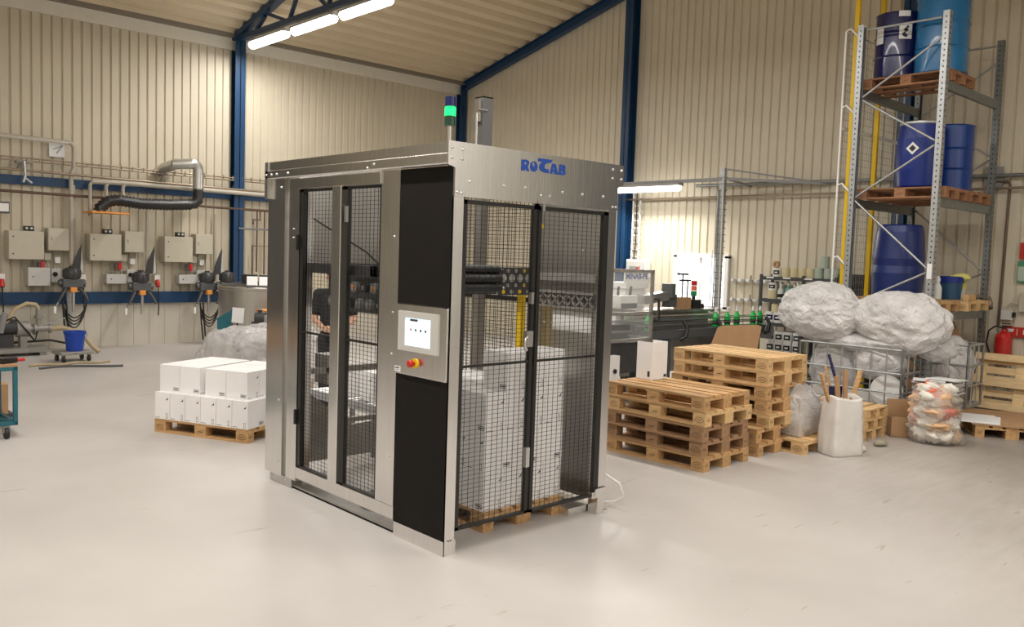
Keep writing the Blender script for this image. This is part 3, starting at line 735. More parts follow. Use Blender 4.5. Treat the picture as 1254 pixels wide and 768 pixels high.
# local frame: faces -y
body = []
for s in (-1,1):
    hip = (s*.095,.01,.92); kn = (s*.105,-.02,.50); an = (s*.11,.03,.09)
    body += [(hip,kn,.085,.058),(kn,an,.056,.038),((s*.11,.04,.05),(s*.12,-.13,.03),.036,.03)]
    sh = (s*.185,.01,1.45); el = (s*.235,.0,1.16); wr = (s*.10,-.235,1.07)
    body += [((s*.06,.01,1.47),sh,.055,.06),(sh,el,.052,.042),(el,wr,.041,.027)]
    pal = (s*.06,-.30,1.06); body += [(wr,pal,.027,.030),((s*.085,-.29,1.045),(s*.045,-.305,1.045),.022,.022)]
    for k,(dz,ln) in enumerate(((.022,.06),(.006,.068),(-.010,.062),(-.024,.05))):
        a = (s*.05,-.315,1.06+dz); m_ = (s*.03,-.345,1.055+dz); e = (s*(.03-ln*.5),-.35+.01*k,1.045+dz)
        body += [(a,m_,.0095,.009),(m_,e,.009,.0075)]
    body += [((s*.075,-.28,1.085),(s*.045,-.315,1.10),.012,.010),((s*.045,-.315,1.10),(s*.02,-.335,1.095),.010,.008)]
body += [((0,.01,.95),(0,.0,1.15),.125,.115),((-.05,.0,1.15),(-.06,.01,1.38),.10,.095),((.05,.0,1.15),(.06,.01,1.38),.10,.095),((0,.015,1.42),(0,-.005,1.58),.058,.052)]
body += [((0,.005,1.70),(0,-.02,1.64),.092,.075),((0,-.055,1.605),(0,-.06,1.60),.045,.04),((0,-.098,1.675),(0,-.112,1.65),.012,.016)]
for s in (-1,1): body += [((s*.088,.0,1.665),(s*.092,.01,1.645),.018,.014)]
bo = capsule_set(body, 'body', 'skin', pe, .008)
sh = []
for s in (-1,1): sh += [((s*.06,.01,1.46),(s*.185,.01,1.45),.066,.072),((s*.185,.01,1.45),(s*.222,.003,1.25),.066,.062)]
sh += [((0,.01,.95),(0,.0,1.15),.142,.13),((-.05,.0,1.12),(-.06,.01,1.38),.115,.11),((.05,.0,1.12),(.06,.01,1.38),.115,.11),((0,.015,1.42),(0,.01,1.49),.075,.066)]
capsule_set(sh, 'shirt', 'shirt', pe, .012)
tr_ = []
for s in (-1,1): tr_ += [((s*.09,.01,.92),(s*.105,-.02,.50),.105,.078),((s*.105,-.02,.50),(s*.11,.03,.10),.074,.06)]
tr_ += [((-.05,.01,.95),(.05,.01,.95),.118,.118)]
capsule_set(tr_, 'trousers', 'trous', pe, .012)
for s in (-1,1): capsule_set([((s*.11,.06,.048),(s*.12,-.15,.042),.05,.042)], 'shoe', 'black', pe, .01)
capsule_set([((0,.03,1.735),(0,-.02,1.75),.092,.075),((0,.05,1.68),(0,.055,1.64),.07,.055)], 'hair', 'hair', pe, .01)
for s in (-1,1):
    b = B(); b.ball((s*.033,-.092,1.69), .011, 10); b.go('eye', 'white', bo); b = B(); b.ball((s*.033,-.1015,1.69), .005, 8); b.go('pupil', 'black', bo)
b = B(); b.tube([(-.028,-.098,1.622),(0,-.106,1.621),(.028,-.098,1.622)], [.004,.007,.004], 6); b.go('mouth', 'rag4', bo)

# low roller conveyor and cartons behind the machine
rc = T('roller_conveyor', 'low grey roller conveyor running out behind the steel machine', 'conveyor', (1.42,3.16,0))
for s in (-1,1):
    b = B(); b.bb(s*.26-.02,s*.26+.02,-.7,.7,.42,.50); b.go('side_rail', 'galv', rc)
    for y in (-.6,.6):
        b = B(); b.bb(s*.26-.02,s*.26+.02,y-.02,y+.02,0,.42); b.go('leg', 'galvd', rc)
for i in range(12):
    b = B(); b.cyl((-.24,-.64+i*.116,.475),(.24,-.64+i*.116,.475),.022,10); b.go('roller', 'zinc', rc)
carton((1.38,2.85,.499), .1, 'white carton on the roller conveyor, close behind the machine', 'cartons on the roller conveyor')
carton((1.36,3.22,.499), .0, 'white carton on the roller conveyor, further back before the person', 'cartons on the roller conveyor')

# ------------------------------------------------------------------ left wall: pipes, cabinets, mixers
def pipe(name, pts, r, m, label, cat='pipe', group=None, n=8):
    b = B(); b.tube(pts, r, n); return tag(b.go(name, m), label, cat, group)
def arc(c, r, a0, a1, n, ux, uy):
    c = Vector(c); ux = Vector(ux); uy = Vector(uy)
    return [tuple(c + ux*r*math.cos(a0+(a1-a0)*i/n) + uy*r*math.sin(a0+(a1-a0)*i/n)) for i in range(n+1)]
Y1 = 12.72
pipe('wall_pipe', [(-2.6,Y1,3.79),(1.28,Y1,3.76)] + arc((1.28,Y1,3.66),.10,PI/2,0,5,(1,0,0),(0,0,1)) + [(1.38,Y1,3.30),(1.33,Y1,3.22),(1.33,Y1,1.55)], .04, 'pipe', 'thick pipe along the eave wall that bends down over the pump')
ct = T('cable_tray', 'narrow cable tray running along the eave wall above the blue beam', 'cable tray', (0,12.7,3.36))
b = B()
for z in (0,.05): b.tube([(-2.6,0,z+.02),(5.0,0,z-.03),(7.,0,z-.05)], .014, 6)
for i in range(46): b.bb(-2.4+i*.2,-2.385+i*.2,-.02,.02,-.02,.06)
b.go('rails', 'copper', ct)
for x in (.5,3.0,4.5):
    b = B(); b.bb(x-.06,x+.2,-.01,.16,-.03,.0); b.bar((x,0,-.02),(x-.02,.16,-.16),.02,.02); b.go('bracket', 'mgrey', ct)
pipe('wall_pipe', [(-2.6,12.66,3.22),(7.5,12.66,3.12)], .022, 'copper', 'thin copper coloured pipe just under the cable tray on the eave wall')
pipe('wall_pipe', [(1.65,12.62,3.08),(2.2,12.62,3.10),(8.,12.62,3.05)], .045, 'pipe', 'thick insulated pipe crossing the blue beam, feeding the drop pipes')
pipe('wall_pipe', [(-2.6,12.7,2.84),(3.4,12.7,2.79),(3.9,12.7,2.76),(8,12.7,2.73)], .026, 'brown', 'thin brown pipe along the eave wall below the blue beam')
for i,(x,z1) in enumerate(((1.62,2.45),(1.90,2.60),(2.2,2.85))):
    pts = [(x,12.62,z1)] + [(x,12.62,3.0)] + arc((x+.08,12.62,3.0),.08,PI,PI/2,4,(1,0,0),(0,0,1)) + [(x+.3,12.62,3.08)]
    pipe('drop_pipe', pts, .032, 'pipe', f'drop pipe down from the insulated wall pipe, {ORD[i]} from the paper notice', 'pipe', 'drop pipes on the eave wall')
pts = [(4.9,12.7,2.75),(5.02,12.7,2.75),(5.02,12.7,2.55),(4.86,12.7,2.55),(4.86,12.7,2.45)]
pipe('wall_pipe', pts, .02, 'brown', 'small brown pipe loop beside the blue wall column')
for i,(x,z0) in enumerate(((4.95,1.45),(5.12,1.4))):
    pipe('drop_pipe', [(x,12.7,2.74),(x,12.7,z0)], .018, 'brown', ['thin brown riser next to the blue column','thin brown riser second from the blue column'][i], 'pipe')
pipe('wall_pipe', [(4.85,12.7,1.4),(4.85,12.7,2.0),(5.3,12.7,2.0),(5.3,12.7,1.4)], .018, 'brown', 'square brown pipe loop above the glossy container by the column')
pipe('wall_pipe', [(4.5,12.6,2.35),(5.2,12.6,2.35)], .02, 'galvd', 'short grey pipe crossing the blue wall column')
# silver elbow duct and black flexible hose
dk = T('exhaust_duct', 'silver spiral duct elbow coming out of the eave wall', 'duct', (0,0,0))
b = B(); pts = [(2.98,12.86,3.40),(3.05,12.5,3.52)] ; b.tube([(2.95,12.84,3.38),(3.0,12.7,3.46),(3.1,12.4,3.52)], .10, 18); b.go('wall_stub', 'zinc', dk)
b = B(); pts = [(3.04,12.4,3.52),(3.36,12.3,3.55)] + arc((3.38,12.3,3.43),.13,PI/2,0,6,(1,0,0),(0,0,1)) + [(3.51,12.3,3.06)]
b.tube(pts, .10, 18)
for z in (3.40,3.32,3.08): b.tube([(3.51,12.3,z-.012),(3.51,12.3,z+.012)], .106, 18)
b.go('elbow', 'zinc', dk)
b = B(); pts = [(3.51,12.3,3.08),(3.51,12.3,2.98)] + arc((3.33,12.3,2.95),.19,0,-PI/2,6,(1,0,0),(0,0,1)) + [(2.9,12.3,2.73),(2.4,12.3,2.72),(2.0,12.3,2.76),(1.82,12.3,2.72),(1.70,12.3,2.60),(1.68,12.3,2.54)]
# resample so that the corrugation reads
rp = []; 
for a, c in zip(pts, pts[1:]):
    a = Vector(a); c = Vector(c); k = max(1, int((c-a).length/.03))
    rp += [a.lerp(c, i/k) for i in range(k)]
rp.append(Vector(pts[-1]))
b.tube(rp, [.086 if i % 2 else .112 for i in range(len(rp))], 16)
tag(b.go('flexible_hose', 'flex'), 'black corrugated flexible hose hanging below the silver duct', 'hose')
oh = B(); oh.bb(1.5,2.15,12.1,12.7,2.50,2.53); tag(oh.go('collection_tray', 'orange'), 'orange edged tray under the end of the black flexible hose', 'tray')

# three control stations
def cabinet(name, label, x0, x1, z0, z1, dep, m, group, cat='cabinet', hinge=True):
    c = T(name, label, cat, ((x0+x1)/2, 12.78, z0), 0, group); w = (x1-x0)/2; h = z1-z0
    b = B(); b.bb(-w,w,-dep,.08,0,h); b.go('body', m, c, .006)
    b = B(); b.bb(-w+.004,w-.004,-dep-.022,-dep-.002,.004,h-.004); d = b.go('door', m, c, .004)
    if hinge:
        for z in (h*.2,h*.8):
            b = B(); b.cyl((-w+.07,-dep-.03,z),(-w+.07,-dep-.02,z),.012,8); b.go('lock', 'black', d)
    else:
        b = B(); b.bb(-w+.05,-w+.065,-dep-.03,-dep-.02,h*.45,h*.6); b.go('lock', 'mgrey', d)
    return c
where = ['over the pump', 'under the end of the black flexible hose', 'next to the blue column']
wsh = ['over the pump', 'under the black hose', 'next to the blue column']
def wall_small(name, label, cat, x0, x1, z0, z1, dep, m, group=None, extra=None):
    b = B(); b.bb(x0,x1,12.85-dep,12.87,z0,z1); o = b.go(name, m, None, .005)
    tag(o, label, cat, group); return o
for i, ox in enumerate((.28, 1.60, 2.965)):
    g = 'wall cabinets of the three control stations'
    cabinet('control_cabinet', 'large beige control cabinet on the eave wall '+where[i], ox, ox+.56, 1.63, 2.13, .2, 'cab', g)
    cabinet('junction_cabinet', 'smaller beige cabinet on the eave wall, station '+where[i], ox+.64, ox+.99, 1.80, 2.20, .14, 'cab', g, 'cabinet', False)
    cb = T('connector_block', 'small black connector block on top of the control cabinet '+wsh[i], 'connector', (ox+.34,12.68,2.131), 0, 'connector blocks on the cabinets')
    b = B(); b.bb(-.08,.08,-.04,.05,0,.09); b.go('housing', 'black', cb)
    for x in (-.04,.035):
        b = B(); b.cyl((x,-.045,.05),(x,-.06,.05),.022,10); b.go('socket', 'cabl', cb)
    wall_small('switch_box', 'beige switch box below the small cabinet, station '+wsh[i], 'switch', ox+.61, ox+.72, 1.62, 1.75, .1, 'cab')
    wall_small('socket_box', 'white socket box below the small cabinet, station '+wsh[i], 'socket', ox+.79, ox+.88, 1.57, 1.68, .08, 'white')
    gb = T('terminal_box', 'light grey terminal box above the lower blue beam, station '+wsh[i], 'box', (ox+.50,12.78,1.16 if i == 0 else 1.20), 0, 'terminal boxes')
    h = .33 if i == 0 else .18
    b = B(); b.bb(-.18,.18,-.12,.08,0,h); b.go('body', 'cabl', gb, .006)
    b = B(); b.bb(-.178,.178,-.135,-.122,.003,h-.003); lidp = b.go('lid', 'cabl', gb, .004)
    b = B(); b.cyl((-.10,-.142,h*.5),(-.10,-.134,h*.5),.012,8); b.go('lock', 'black', lidp)
    rsw = T('safety_switch', 'red rotary safety switch handle above the terminal box, station '+wsh[i], 'switch', (ox+.56,12.7,1.47), 0, 'red switch handles')
    b = B(); b.bb(-.045,.045,.0,.14,-.02,.12); b.go('base', 'mgrey', rsw)
    b = B(); b.bb(-.03,.03,-.05,0,-.01,.13); b.go('handle', 'red', rsw, .008)
    bp = T('push_button_box', 'grey push button box beside the terminal box, station '+wsh[i], 'switch', (ox+.80,12.80,1.22), 0, 'push button boxes')
    b = B(); b.bb(-.08,.08,-.06,.06,0,.25); b.go('body', 'cabl', bp, .005)
    b = B(); b.cyl((-.02,-.06,.15),(-.02,-.09,.15),.04,14); b.go('button', 'black', bp)
    wall_small('mounting_plate', 'flat beige mounting plate behind the mixer, station '+wsh[i], 'plate', ox+.90, ox+1.06, 1.18, 1.46, .05, 'cab')
    ps = T('power_socket', 'red and white power plug with hanging black cable, station '+wsh[i], 'plug', (ox-.07,12.78,1.13), 0, 'red power plugs')
    b = B(); b.bb(-.05,.05,-.04,.07,.12,.24); b.go('socket', 'white', ps)
    b = B(); b.cyl((0,-.03,.14),(0,-.08,.01),.04,12); b.go('plug', 'red', ps)
    b = B(); b.tube([(0,-.08,.02),(0,-.09,-.1),(.01,-.09,-.4),(.0,-.09,-.55 if i else -.75)], .012, 6); b.go('cable', 'black', ps)
    fl = T('folded_cover', 'dark folded cover hanging like a pennant beside the mixer, station '+wsh[i], 'cover', (ox+1.18,12.66,1.40), 0, 'dark hanging covers')
    b = B(); b.prism([(-.16,-.02),(.0,.0),(.03,.52),(-.02,.42),(-.1,.22)], lambda u,v:(u,0,v), lambda u,v:(u,.02,v)); b.go('cloth', 'dark', fl)
    b = B(); b.prism([(.005,.0),(.06,.0),(.035,.45)], lambda u,v:(u,.005,v), lambda u,v:(u,.015,v)); b.go('lining', 'cabl', fl)
    pipe('riser_pipe', [(ox+1.10,12.76,1.5),(ox+1.10,12.76,2.62 if i else 3.0)], .028, 'pipe', 'vertical pipe riser beside the junction cabinet, station '+wsh[i], 'pipe', 'pipe risers')
    cdp = B(); cdp.tube([(ox+.35,12.8,1.42),(ox+.6,12.8,1.44),(ox+.95,12.8,1.46)], .01, 6); cdp.tube([(ox+.66,12.8,1.62),(ox+.68,12.8,1.45)], .01, 6)
    tag(cdp.go('conduit', 'pipe'), 'thin conduit under the cabinets, station '+wsh[i], 'conduit', 'thin conduits')
wall_small('socket_box', 'white wall box at the edge, beside the red plug over the pump', 'box', -.02, .13, 1.19, 1.38, .08, 'white')

# drum mixers hung on the lower blue beam
mx = T('drum_mixer', 'dark drum mixer motor with coiled black hoses over the blue bucket', 'mixer', (1.26,12.45,.0), 0, 'drum mixers on the lower blue beam')
b = B(); b.tube([(0,0,1.30),(0,0,1.34),(0,0,1.46),(0,0,1.50)], [.13,.15,.15,.09], 18); b.cyl((0,0,1.50),(0,0,1.53),.05,12)
for a in range(12): b.bar((.15*math.cos(a*PI/6),.15*math.sin(a*PI/6),1.33),(.15*math.cos(a*PI/6),.15*math.sin(a*PI/6),1.46),.012,.02)
b.go('motor', 'dark', mx)
b = B(); b.bb(-.17,.17,-.1,.12,1.14,1.30); b.cyl((-.22,0,1.22),(.22,0,1.22),.065,14); b.go('gearbox', 'dgrey', mx, .015)
b = B(); b.bb(-.055,.055,-.14,-.02,1.06,1.15); b.go('clamp', 'orange', mx, .01)
for s in (-1,1):
    b = B(); b.tube([(s*.03,-.02,1.15),(s*.13,-.06,1.11),(s*.20,-.12,1.0),(s*.22 if s > 0 else -.28,-.18,.90 if s > 0 else .88)], [.035,.035,.03,.022], 10); b.go('arm', 'dark', mx)
b = B(); b.tube([(-.28,-.18,.88),(-.33,-.22,.80)], .018, 8); b.bb(-.36,-.32,-.24,-.20,.70,.82,1); b.go('lift_handle', ['galvd','white'], mx)
b = B(); b.bb(-.05,.03,.12,.2,.0,1.2); b.bb(-.07,.05,.10,.22,.70,.74); b.go('column', 'galv', mx)
b = B(); b.cyl((.01,-.06,.70),(.01,-.06,1.08),.028,10); b.go('shaft', 'ss2', mx)
hs = B()
for k in range(4):
    hs.tube([(-.18+.40*t/14, -.1, .86-(.26+.05*k)*math.sin(PI*min(1,max(0,(t/14)))) **.7 - .02*k*(1-t/14)) for t in range(15)], .012, 6)
for k in range(2): hs.tube([(-.18+.06*k,-.1,.9),(-.16+.06*k,-.12,.5),(-.12+.05*k,-.12,.16)], .016, 6)
hs.go('hose', 'black', mx)
# the other mixers: same head, no standing column where the photograph shows none
def mixer_copy(loc, label, drop):
    r = dup(mx, loc, 0, label)
    for c in list(r.children):
        if any(c.name.startswith(d) for d in drop): bpy.data.objects.remove(c)
    return r
mixer_copy((2.47,12.45,-.06), 'dark drum mixer motor with no hoses, under the middle control cabinet', ('hose','column'))
mixer_copy((3.77,12.45,-.06), 'dark drum mixer motor with a looped hose, beside the mixer by the blue column', ('column',))
mixer_copy((4.10,12.25,-.04), 'dark drum mixer motor with a junction box below, next to the blue column', ('hose','column','lift_handle'))
jb = T('junction_box', 'small grey junction box on a white pole under the mixer by the column', 'box', (4.02,12.1,.0))
b = B(); b.bb(-.09,.09,-.06,.06,.76,.98); b.go('body', 'mgrey', jb, .01)
b = B(); b.cyl((0,0,0),(0,0,.76),.02,8); b.go('pole', 'white', jb)
# paper notice, lamp, clamps
b = B(); b.bb(1.0,1.26,12.845,12.855,3.49,3.75); b.bar((1.22,12.84,3.70),(1.06,12.84,3.62),.04,.01,1); b.bar((1.22,12.84,3.70),(1.12,12.84,3.55),.035,.01,1)
tag(b.go('paper_notice', ['paper','mgrey']), 'white paper notice on the eave wall under the top pipe', 'notice')
b = B(); b.tube([(.55,12.66,3.35),(.56,12.62,3.1),(.52,12.6,2.98)], .025, 6); b.tube([(.55,12.62,3.06),(.66,12.6,2.97)], .02, 6); tag(b.go('pipe_clamp', 'galv'), 'pale hanging clamp over the upper blue beam above the pump', 'clamp')
cmn = T('floodlight', 'small grey floodlight on the eave wall at the picture edge', 'light', (.17,12.6,2.5))
b = B(); b.bb(-.14,.12,-.1,.1,-.08,.12); b.go('housing', 'dgrey', cmn, .01); b = B(); b.bb(-.1,.1,-.115,-.1,-.05,.09); b.go('lens', 'white', cmn); b = B(); b.bar((0,.1,0),(0,.27,.1),.03,.03); b.go('bracket', 'mgrey', cmn)

# pump set on its base
pu = T('transfer_pump', 'grey and black transfer pump with tan hoses on the floor by the wall', 'pump', (.55,12.2,0))
b = B(); b.bb(-.75,.18,-.32,.22,.06,.13); b.bb(-.7,-.6,-.3,.2,0,.06); b.bb(.05,.15,-.3,.2,0,.06); b.go('base', 'ssd', pu)
b = B(); b.cyl((-.62,0,.48),(-.25,0,.48),.13,16); b.cyl((-.68,0,.48),(-.62,0,.48),.10,16); b.bb(-.6,-.3,-.08,.08,.13,.36); b.go('motor', 'dark', pu)
b = B(); b.cyl((-.25,0,.44),(-.05,0,.44),.14,16); b.cyl((-.05,0,.44),(.3,0,.44),.06,12); b.cyl((.1,0,.40),(.1,0,.78),.045,12); b.cyl((.02,0,.43),(.06,0,.43),.10,14); b.cyl((.26,0,.43),(.30,0,.43),.08,14); b.cyl((.1,0,.62),(.1,0,.66),.07,12); b.bb(-.2,-.1,-.1,.1,.13,.32); b.go('pump_head', 'ssd', pu)
b = B(); b.tube([(.1,0,.78),(.06,0,.86),(-.08,0,.88),(-.25,-.02,.80),(-.36,-.05,.66),(-.42,-.08,.55)], .035, 8); b.go('hose', 'hose', pu)
b = B(); b.tube([(.3,0,.43),(.48,-.02,.44),(.66,-.1,.38),(.82,-.25,.24),(.9,-.35,.1),(.98,-.4,.03)], .045, 8); b.go('hose', 'hose', pu)
b = B(); b.bar((.22,-.02,.52),(.52,-.04,.62),.015,.02); b.go('valve_lever', 'galv', pu)
b = B(); b.tube([(-.5,-.1,.56),(-.3,-.14,.66),(-.12,-.16,.42),(.0,-.18,.24),(.06,-.1,.4)], .016, 6); b.go('cable', 'black', pu)
b = B(); b.bb(-.70,-.5,-.16,.0,.62,.70); b.cyl((-.52,-.16,.40),(-.46,-.2,.74),.05,10); b.go('filter', 'mgrey', pu)
hf = []
for i in range(30):
    t = i/29; hf.append((.15+1.15*t, 10.15-.12*t+.12*math.sin(t*5), .018))
pipe('floor_hose', hf, .018, 'dgrey', 'dark hose lying on the floor in front of the pump', 'hose')
hf2 = [(.1+1.2*i/19, 10.5+.06*math.sin(i*.7), .02) for i in range(20)]
pipe('floor_hose', hf2, .02, 'hose', 'pale hose lying on the floor before the bucket dolly', 'hose')
b = B(); b.tube([(1.3,12.5,.1),(.9,12.45,.2),(.2,12.5,.17),(-.2,12.5,.17)], .02, 6); tag(b.go('floor_hose', 'black'), 'black hose running along the base of the eave wall', 'hose')
# bucket on a dolly
do = T('dolly', 'low wheeled dolly carrying the blue bucket', 'dolly', (.85,10.95,0), .1)
b = B(); b.bb(-.26,.26,-.2,.2,.12,.17); b.go('platform', 'ssd', do, .01)
for x in (-.2,.2):
    for y in (-.14,.14):
        b = B(); b.cyl((x-.018,y,.05),(x+.018,y,.05),.05,12); b.bb(x-.025,x+.025,y-.012,y+.012,.06,.12,1); b.go('caster', ['black','galvd'], do)
bk = T('bucket', 'blue plastic bucket standing on the dolly by the eave wall', 'bucket', (.88,10.95,.171))
b = B(); b.lathe([(.0,0),(.125,0),(.16,.30),(.175,.30),(.175,.325),(.15,.325),(.12,.02),(0,.02)], n=24); b.go('shell', 'bucket', bk)
b = B(); b.tube([(-.17,0,.29)] + [(-.17*math.cos(t*PI/8), -.10-.04*math.sin(t*PI/8), .29-.10*math.sin(t*PI/8)) for t in range(1,8)] + [(.17,0,.29)], .006, 6); b.go('handle', 'bucket', bk)

# cart at the picture edge
ca_ = T('trolley', 'teal steel frame trolley with a wooden top, cut by the picture edge', 'trolley', (-1.27,5.28,0), .03)
b = B()
for z in (.15,.70): b.bb(-1.1,0,-.02,.02,z-.02,z+.02); b.bb(-1.1,0,.58,.62,z-.02,z+.02); b.bb(-.04,0,0,.6,z-.02,z+.02); b.bb(-1.1,-1.06,0,.6,z-.02,z+.02)
for x in (-.02,-1.08):
    for y in (0,.6): b.bb(x-.02,x+.02,y-.02,y+.02,.13,.72)
b.bar((-.04,.02,.16),(-.30,.58,.16),.04,.04)
b.go('frame', 'teal', ca_, .003)
b = B(); b.bb(-1.1,.0,-.02,.62,.72,.745); b.go('top', 'card', ca_)
for x in (-.10,-1.02):
    for y in (.0,.6):
        b = B(); b.cyl((x-.018,y,.058),(x+.018,y,.058),.058,14); b.bb(x-.03,x+.03,y-.012,y+.03,.06,.135,1); b.go('caster', ['rubber','ssd'], ca_)
cs2 = T('cardboard_stack', 'stack of flat brown cardboard sheets on the teal trolley', 'cardboard', (-1.72,5.75,.747), .2)
b = B()
for i in range(7): b.box((random.uniform(-.03,.03),random.uniform(-.03,.03),.01+.022*i+ (.0 if i < 6 else .01)),(.62-.02*i,.42,.014),0,(random.uniform(-.03,.03),random.uniform(-.02,.02),random.uniform(-.2,.2)))
b.go('sheets', 'card', cs2)
b = B(); b.box((.02,0,.19),(.6,.40,.012),0,(.0,.12,.1)); b.go('top_sheet', 'wood2', cs2)
bx_ = T('cardboard_box', 'brown cardboard box beneath the teal trolley', 'box', (-1.42,6.3,.0))
b = B(); b.bb(-.25,.25,-.2,.2,.10,.42); b.bb(-.004,.004,-.202,-.2,.1,.42,1); b.go('shell', ['card','ink'], bx_)
b = B(); b.bb(-.3,.3,-.22,.22,.06,.10); 
for x in (-.22,.22): b.cyl((x-.02,-.15,.03),(x+.02,-.15,.03),.03,10)
b.go('skid_board', 'dark', bx_)
tl = T('hand_tool', 'small dark hand tool with a red grip on the trolley top', 'tool', (-1.33,5.36,.745), .3)
b = B(); b.box((0,0,.03),(.16,.06,.055)); b.cyl((-.06,-.04,.03),(-.06,.04,.03),.028,10); b.go('body', 'black', tl, .008); b = B(); b.cyl((.08,0,.025),(.16,0,.025),.018,8); b.go('grip', 'red', tl)

# vat with its papers, tote wrapped in plastic, test stand
va = T('mixing_vat', 'round stainless mixing vat with a black lid near the blue column', 'vat', (3.52,9.45,0))
b = B(); b.lathe([(0,.12),(.74,.12),(.78,.2),(.78,1.26),(.80,1.27),(.80,1.31),(.78,1.32)], n=40); b.go('shell', 'ss2', va)
b = B(); b.lathe([(.0,1.38),(.5,1.37),(.77,1.325),(.77,1.31),(0,1.31)], n=40); b.go('lid', 'black', va)
for a in range(4):
    b = B(); b.cyl((.6*math.cos(a*PI/2+.4),.6*math.sin(a*PI/2+.4),0),(.6*math.cos(a*PI/2+.4),.6*math.sin(a*PI/2+.4),.14),.04,10); b.go('leg', 'ss2', va)
b = B(); b.cyl((0,0,1.38),(0,0,1.5),.12,16); b.bb(-.45,-.25,-.2,.0,1.36,1.52); b.go('agitator', 'dark', va, .01)
for i,(x,y) in enumerate(((3.04,8.99),(3.20,8.87),(3.38,8.79))):
    p_ = T('document', 'white sheet of paper leaning on the vat lid, '+['first','second','third'][i]+' from the mixers', 'paper', (x,y,1.345), -.6, 'papers on the vat lid')
    b = B(); b.box((0,0,.075),(.17,.004,.19),0,(-.7,0,.15)); b.go('sheet', 'paper', p_); b = B(); b.bb(-.08,.08,-.10,-.06,-.012,.012); b.go('rest', 'mgrey', p_)
gl = T('glossy_canister', 'glossy metal canister with a green label behind the vat papers', 'canister', (3.9,9.5,1.36))
b = B(); b.lathe([(0,0),(.15,0),(.15,.34),(.14,.36),(0,.36)], n=24); b.go('shell', 'zinc', gl); b = B(); b.lathe([(.152,.1),(.152,.24)], n=24); b.go('label_band', 'palegreen', gl)
def crumple(name, c, r, m, label, cat, seed, amp=.22, fr=2., n=56, flat=None, parent=None, group=None, crease=.035):
    b = B(); b.ball((0,0,0), r, n, 0)
    out = []
    for v in b.v:
        d = Vector((v[0]/r[0], v[1]/r[1], v[2]/r[2])); o = Vector((seed*3.7, seed*1.3, seed))
        q = 1 + amp*.6*noise.noise(d*fr*.7+o) + amp*.35*noise.noise(d*fr*1.5+o)
        q += crease*1.4*(1-2.4*abs(noise.noise(d*fr*1.5+o*2))) + crease*.8*(1-2.2*abs(noise.noise(d*fr*3.4+o*3)))
        p = Vector(v)*q
        if flat is not None: p.z = max(p.z, flat)
        out.append(tuple(p))
    b.v = out
    o = b.go(name, m, parent, loc=c)
    if label: tag(o, label, cat, group)
    return o
to = T('plastic_wrapped_tote', 'tote draped in shiny clear plastic behind the low carton pallet', 'tote', (2.0,6.62,0), .3)
b = B(); b.bb(-.58,.60,-.40,.42,.14,.68); b.go('load', 'cardl', to)
b = B()
for x in (-.5,0,.5): b.bb(x-.07,x+.07,-.45,.45,0,.14)
b.bb(-.62,.62,-.45,.45,.11,.14); b.go('skid', 'wood', to)
for k,(x,y,z,r) in enumerate(((-.34,-.30,.70,(.34,.26,.20)),(.10,-.28,.72,(.32,.28,.22)),(.48,-.22,.74,(.28,.3,.20)),(-.2,.2,.70,(.44,.3,.18)),(.38,.25,.72,(.35,.3,.18)),(-.50,-.40,.42,(.22,.14,.42)),(-.1,-.45,.42,(.34,.11,.42)),(.40,-.44,.42,(.32,.11,.42)),(-.62,.05,.42,(.10,.42,.42)))):
    crumple('plastic_sheet', (x,y,z), r, 'film2', None, None, k+3, .22, 2.4, 64, None, to, None, .06)
sg = T('sign_board', 'blank cream sign board on a blue stick before the vat', 'sign', (2.12,7.55,0), -.75)
b = B(); b.box((0,0,.98),(.17,.012,.22),0,(0,.06,0)); b.go('board', 'paper', sg); b = B(); b.cyl((-.03,.01,0),(-.01,.01,.9),.012,8); b.go('stick', 'drumnavy', sg)
mo = T('bench_motor', 'dark motor on a grey stand between the sign board and the machine', 'motor', (2.38,7.38,0), -.75)
b = B(); b.cyl((-.06,0,.95),(.08,0,.95),.09,14); b.cyl((0,0,1.03),(0,0,1.07),.035,10); b.bb(-.1,.1,-.07,.07,.84,.90); b.go('motor', 'dark', mo)
b = B(); b.bb(.08,.22,-.08,.08,.78,.99); b.go('gear_case', 'mgrey', mo, .01)
b = B(); b.bb(-.12,.2,-.1,.1,.0,.84); b.go('stand', 'ssd', mo)
b = B(); b.bb(-.2,.3,.1,.5,.84,1.02); b.bb(-.2,-.1,.1,.5,.0,.84); b.bb(.2,.3,.1,.5,0,.84); tag(b.go('yellow_bench', 'orange', None, 0, (2.88,7.62,0)), 'orange yellow bench behind the dark motor', 'bench')
tc_ = B(); tc_.prism([(-.14,0),(.12,0),(.12,.16)], lambda u,v:(u,0,v), lambda u,v:(u,.12,v)); tc_.bb(-.1,.1,0,.1,-.9,0); tag(tc_.go('teal_hopper', 'teal', None, 0, (2.0,7.75,.9), -.7), 'teal wedge shaped hopper beside the cream sign board', 'hopper')

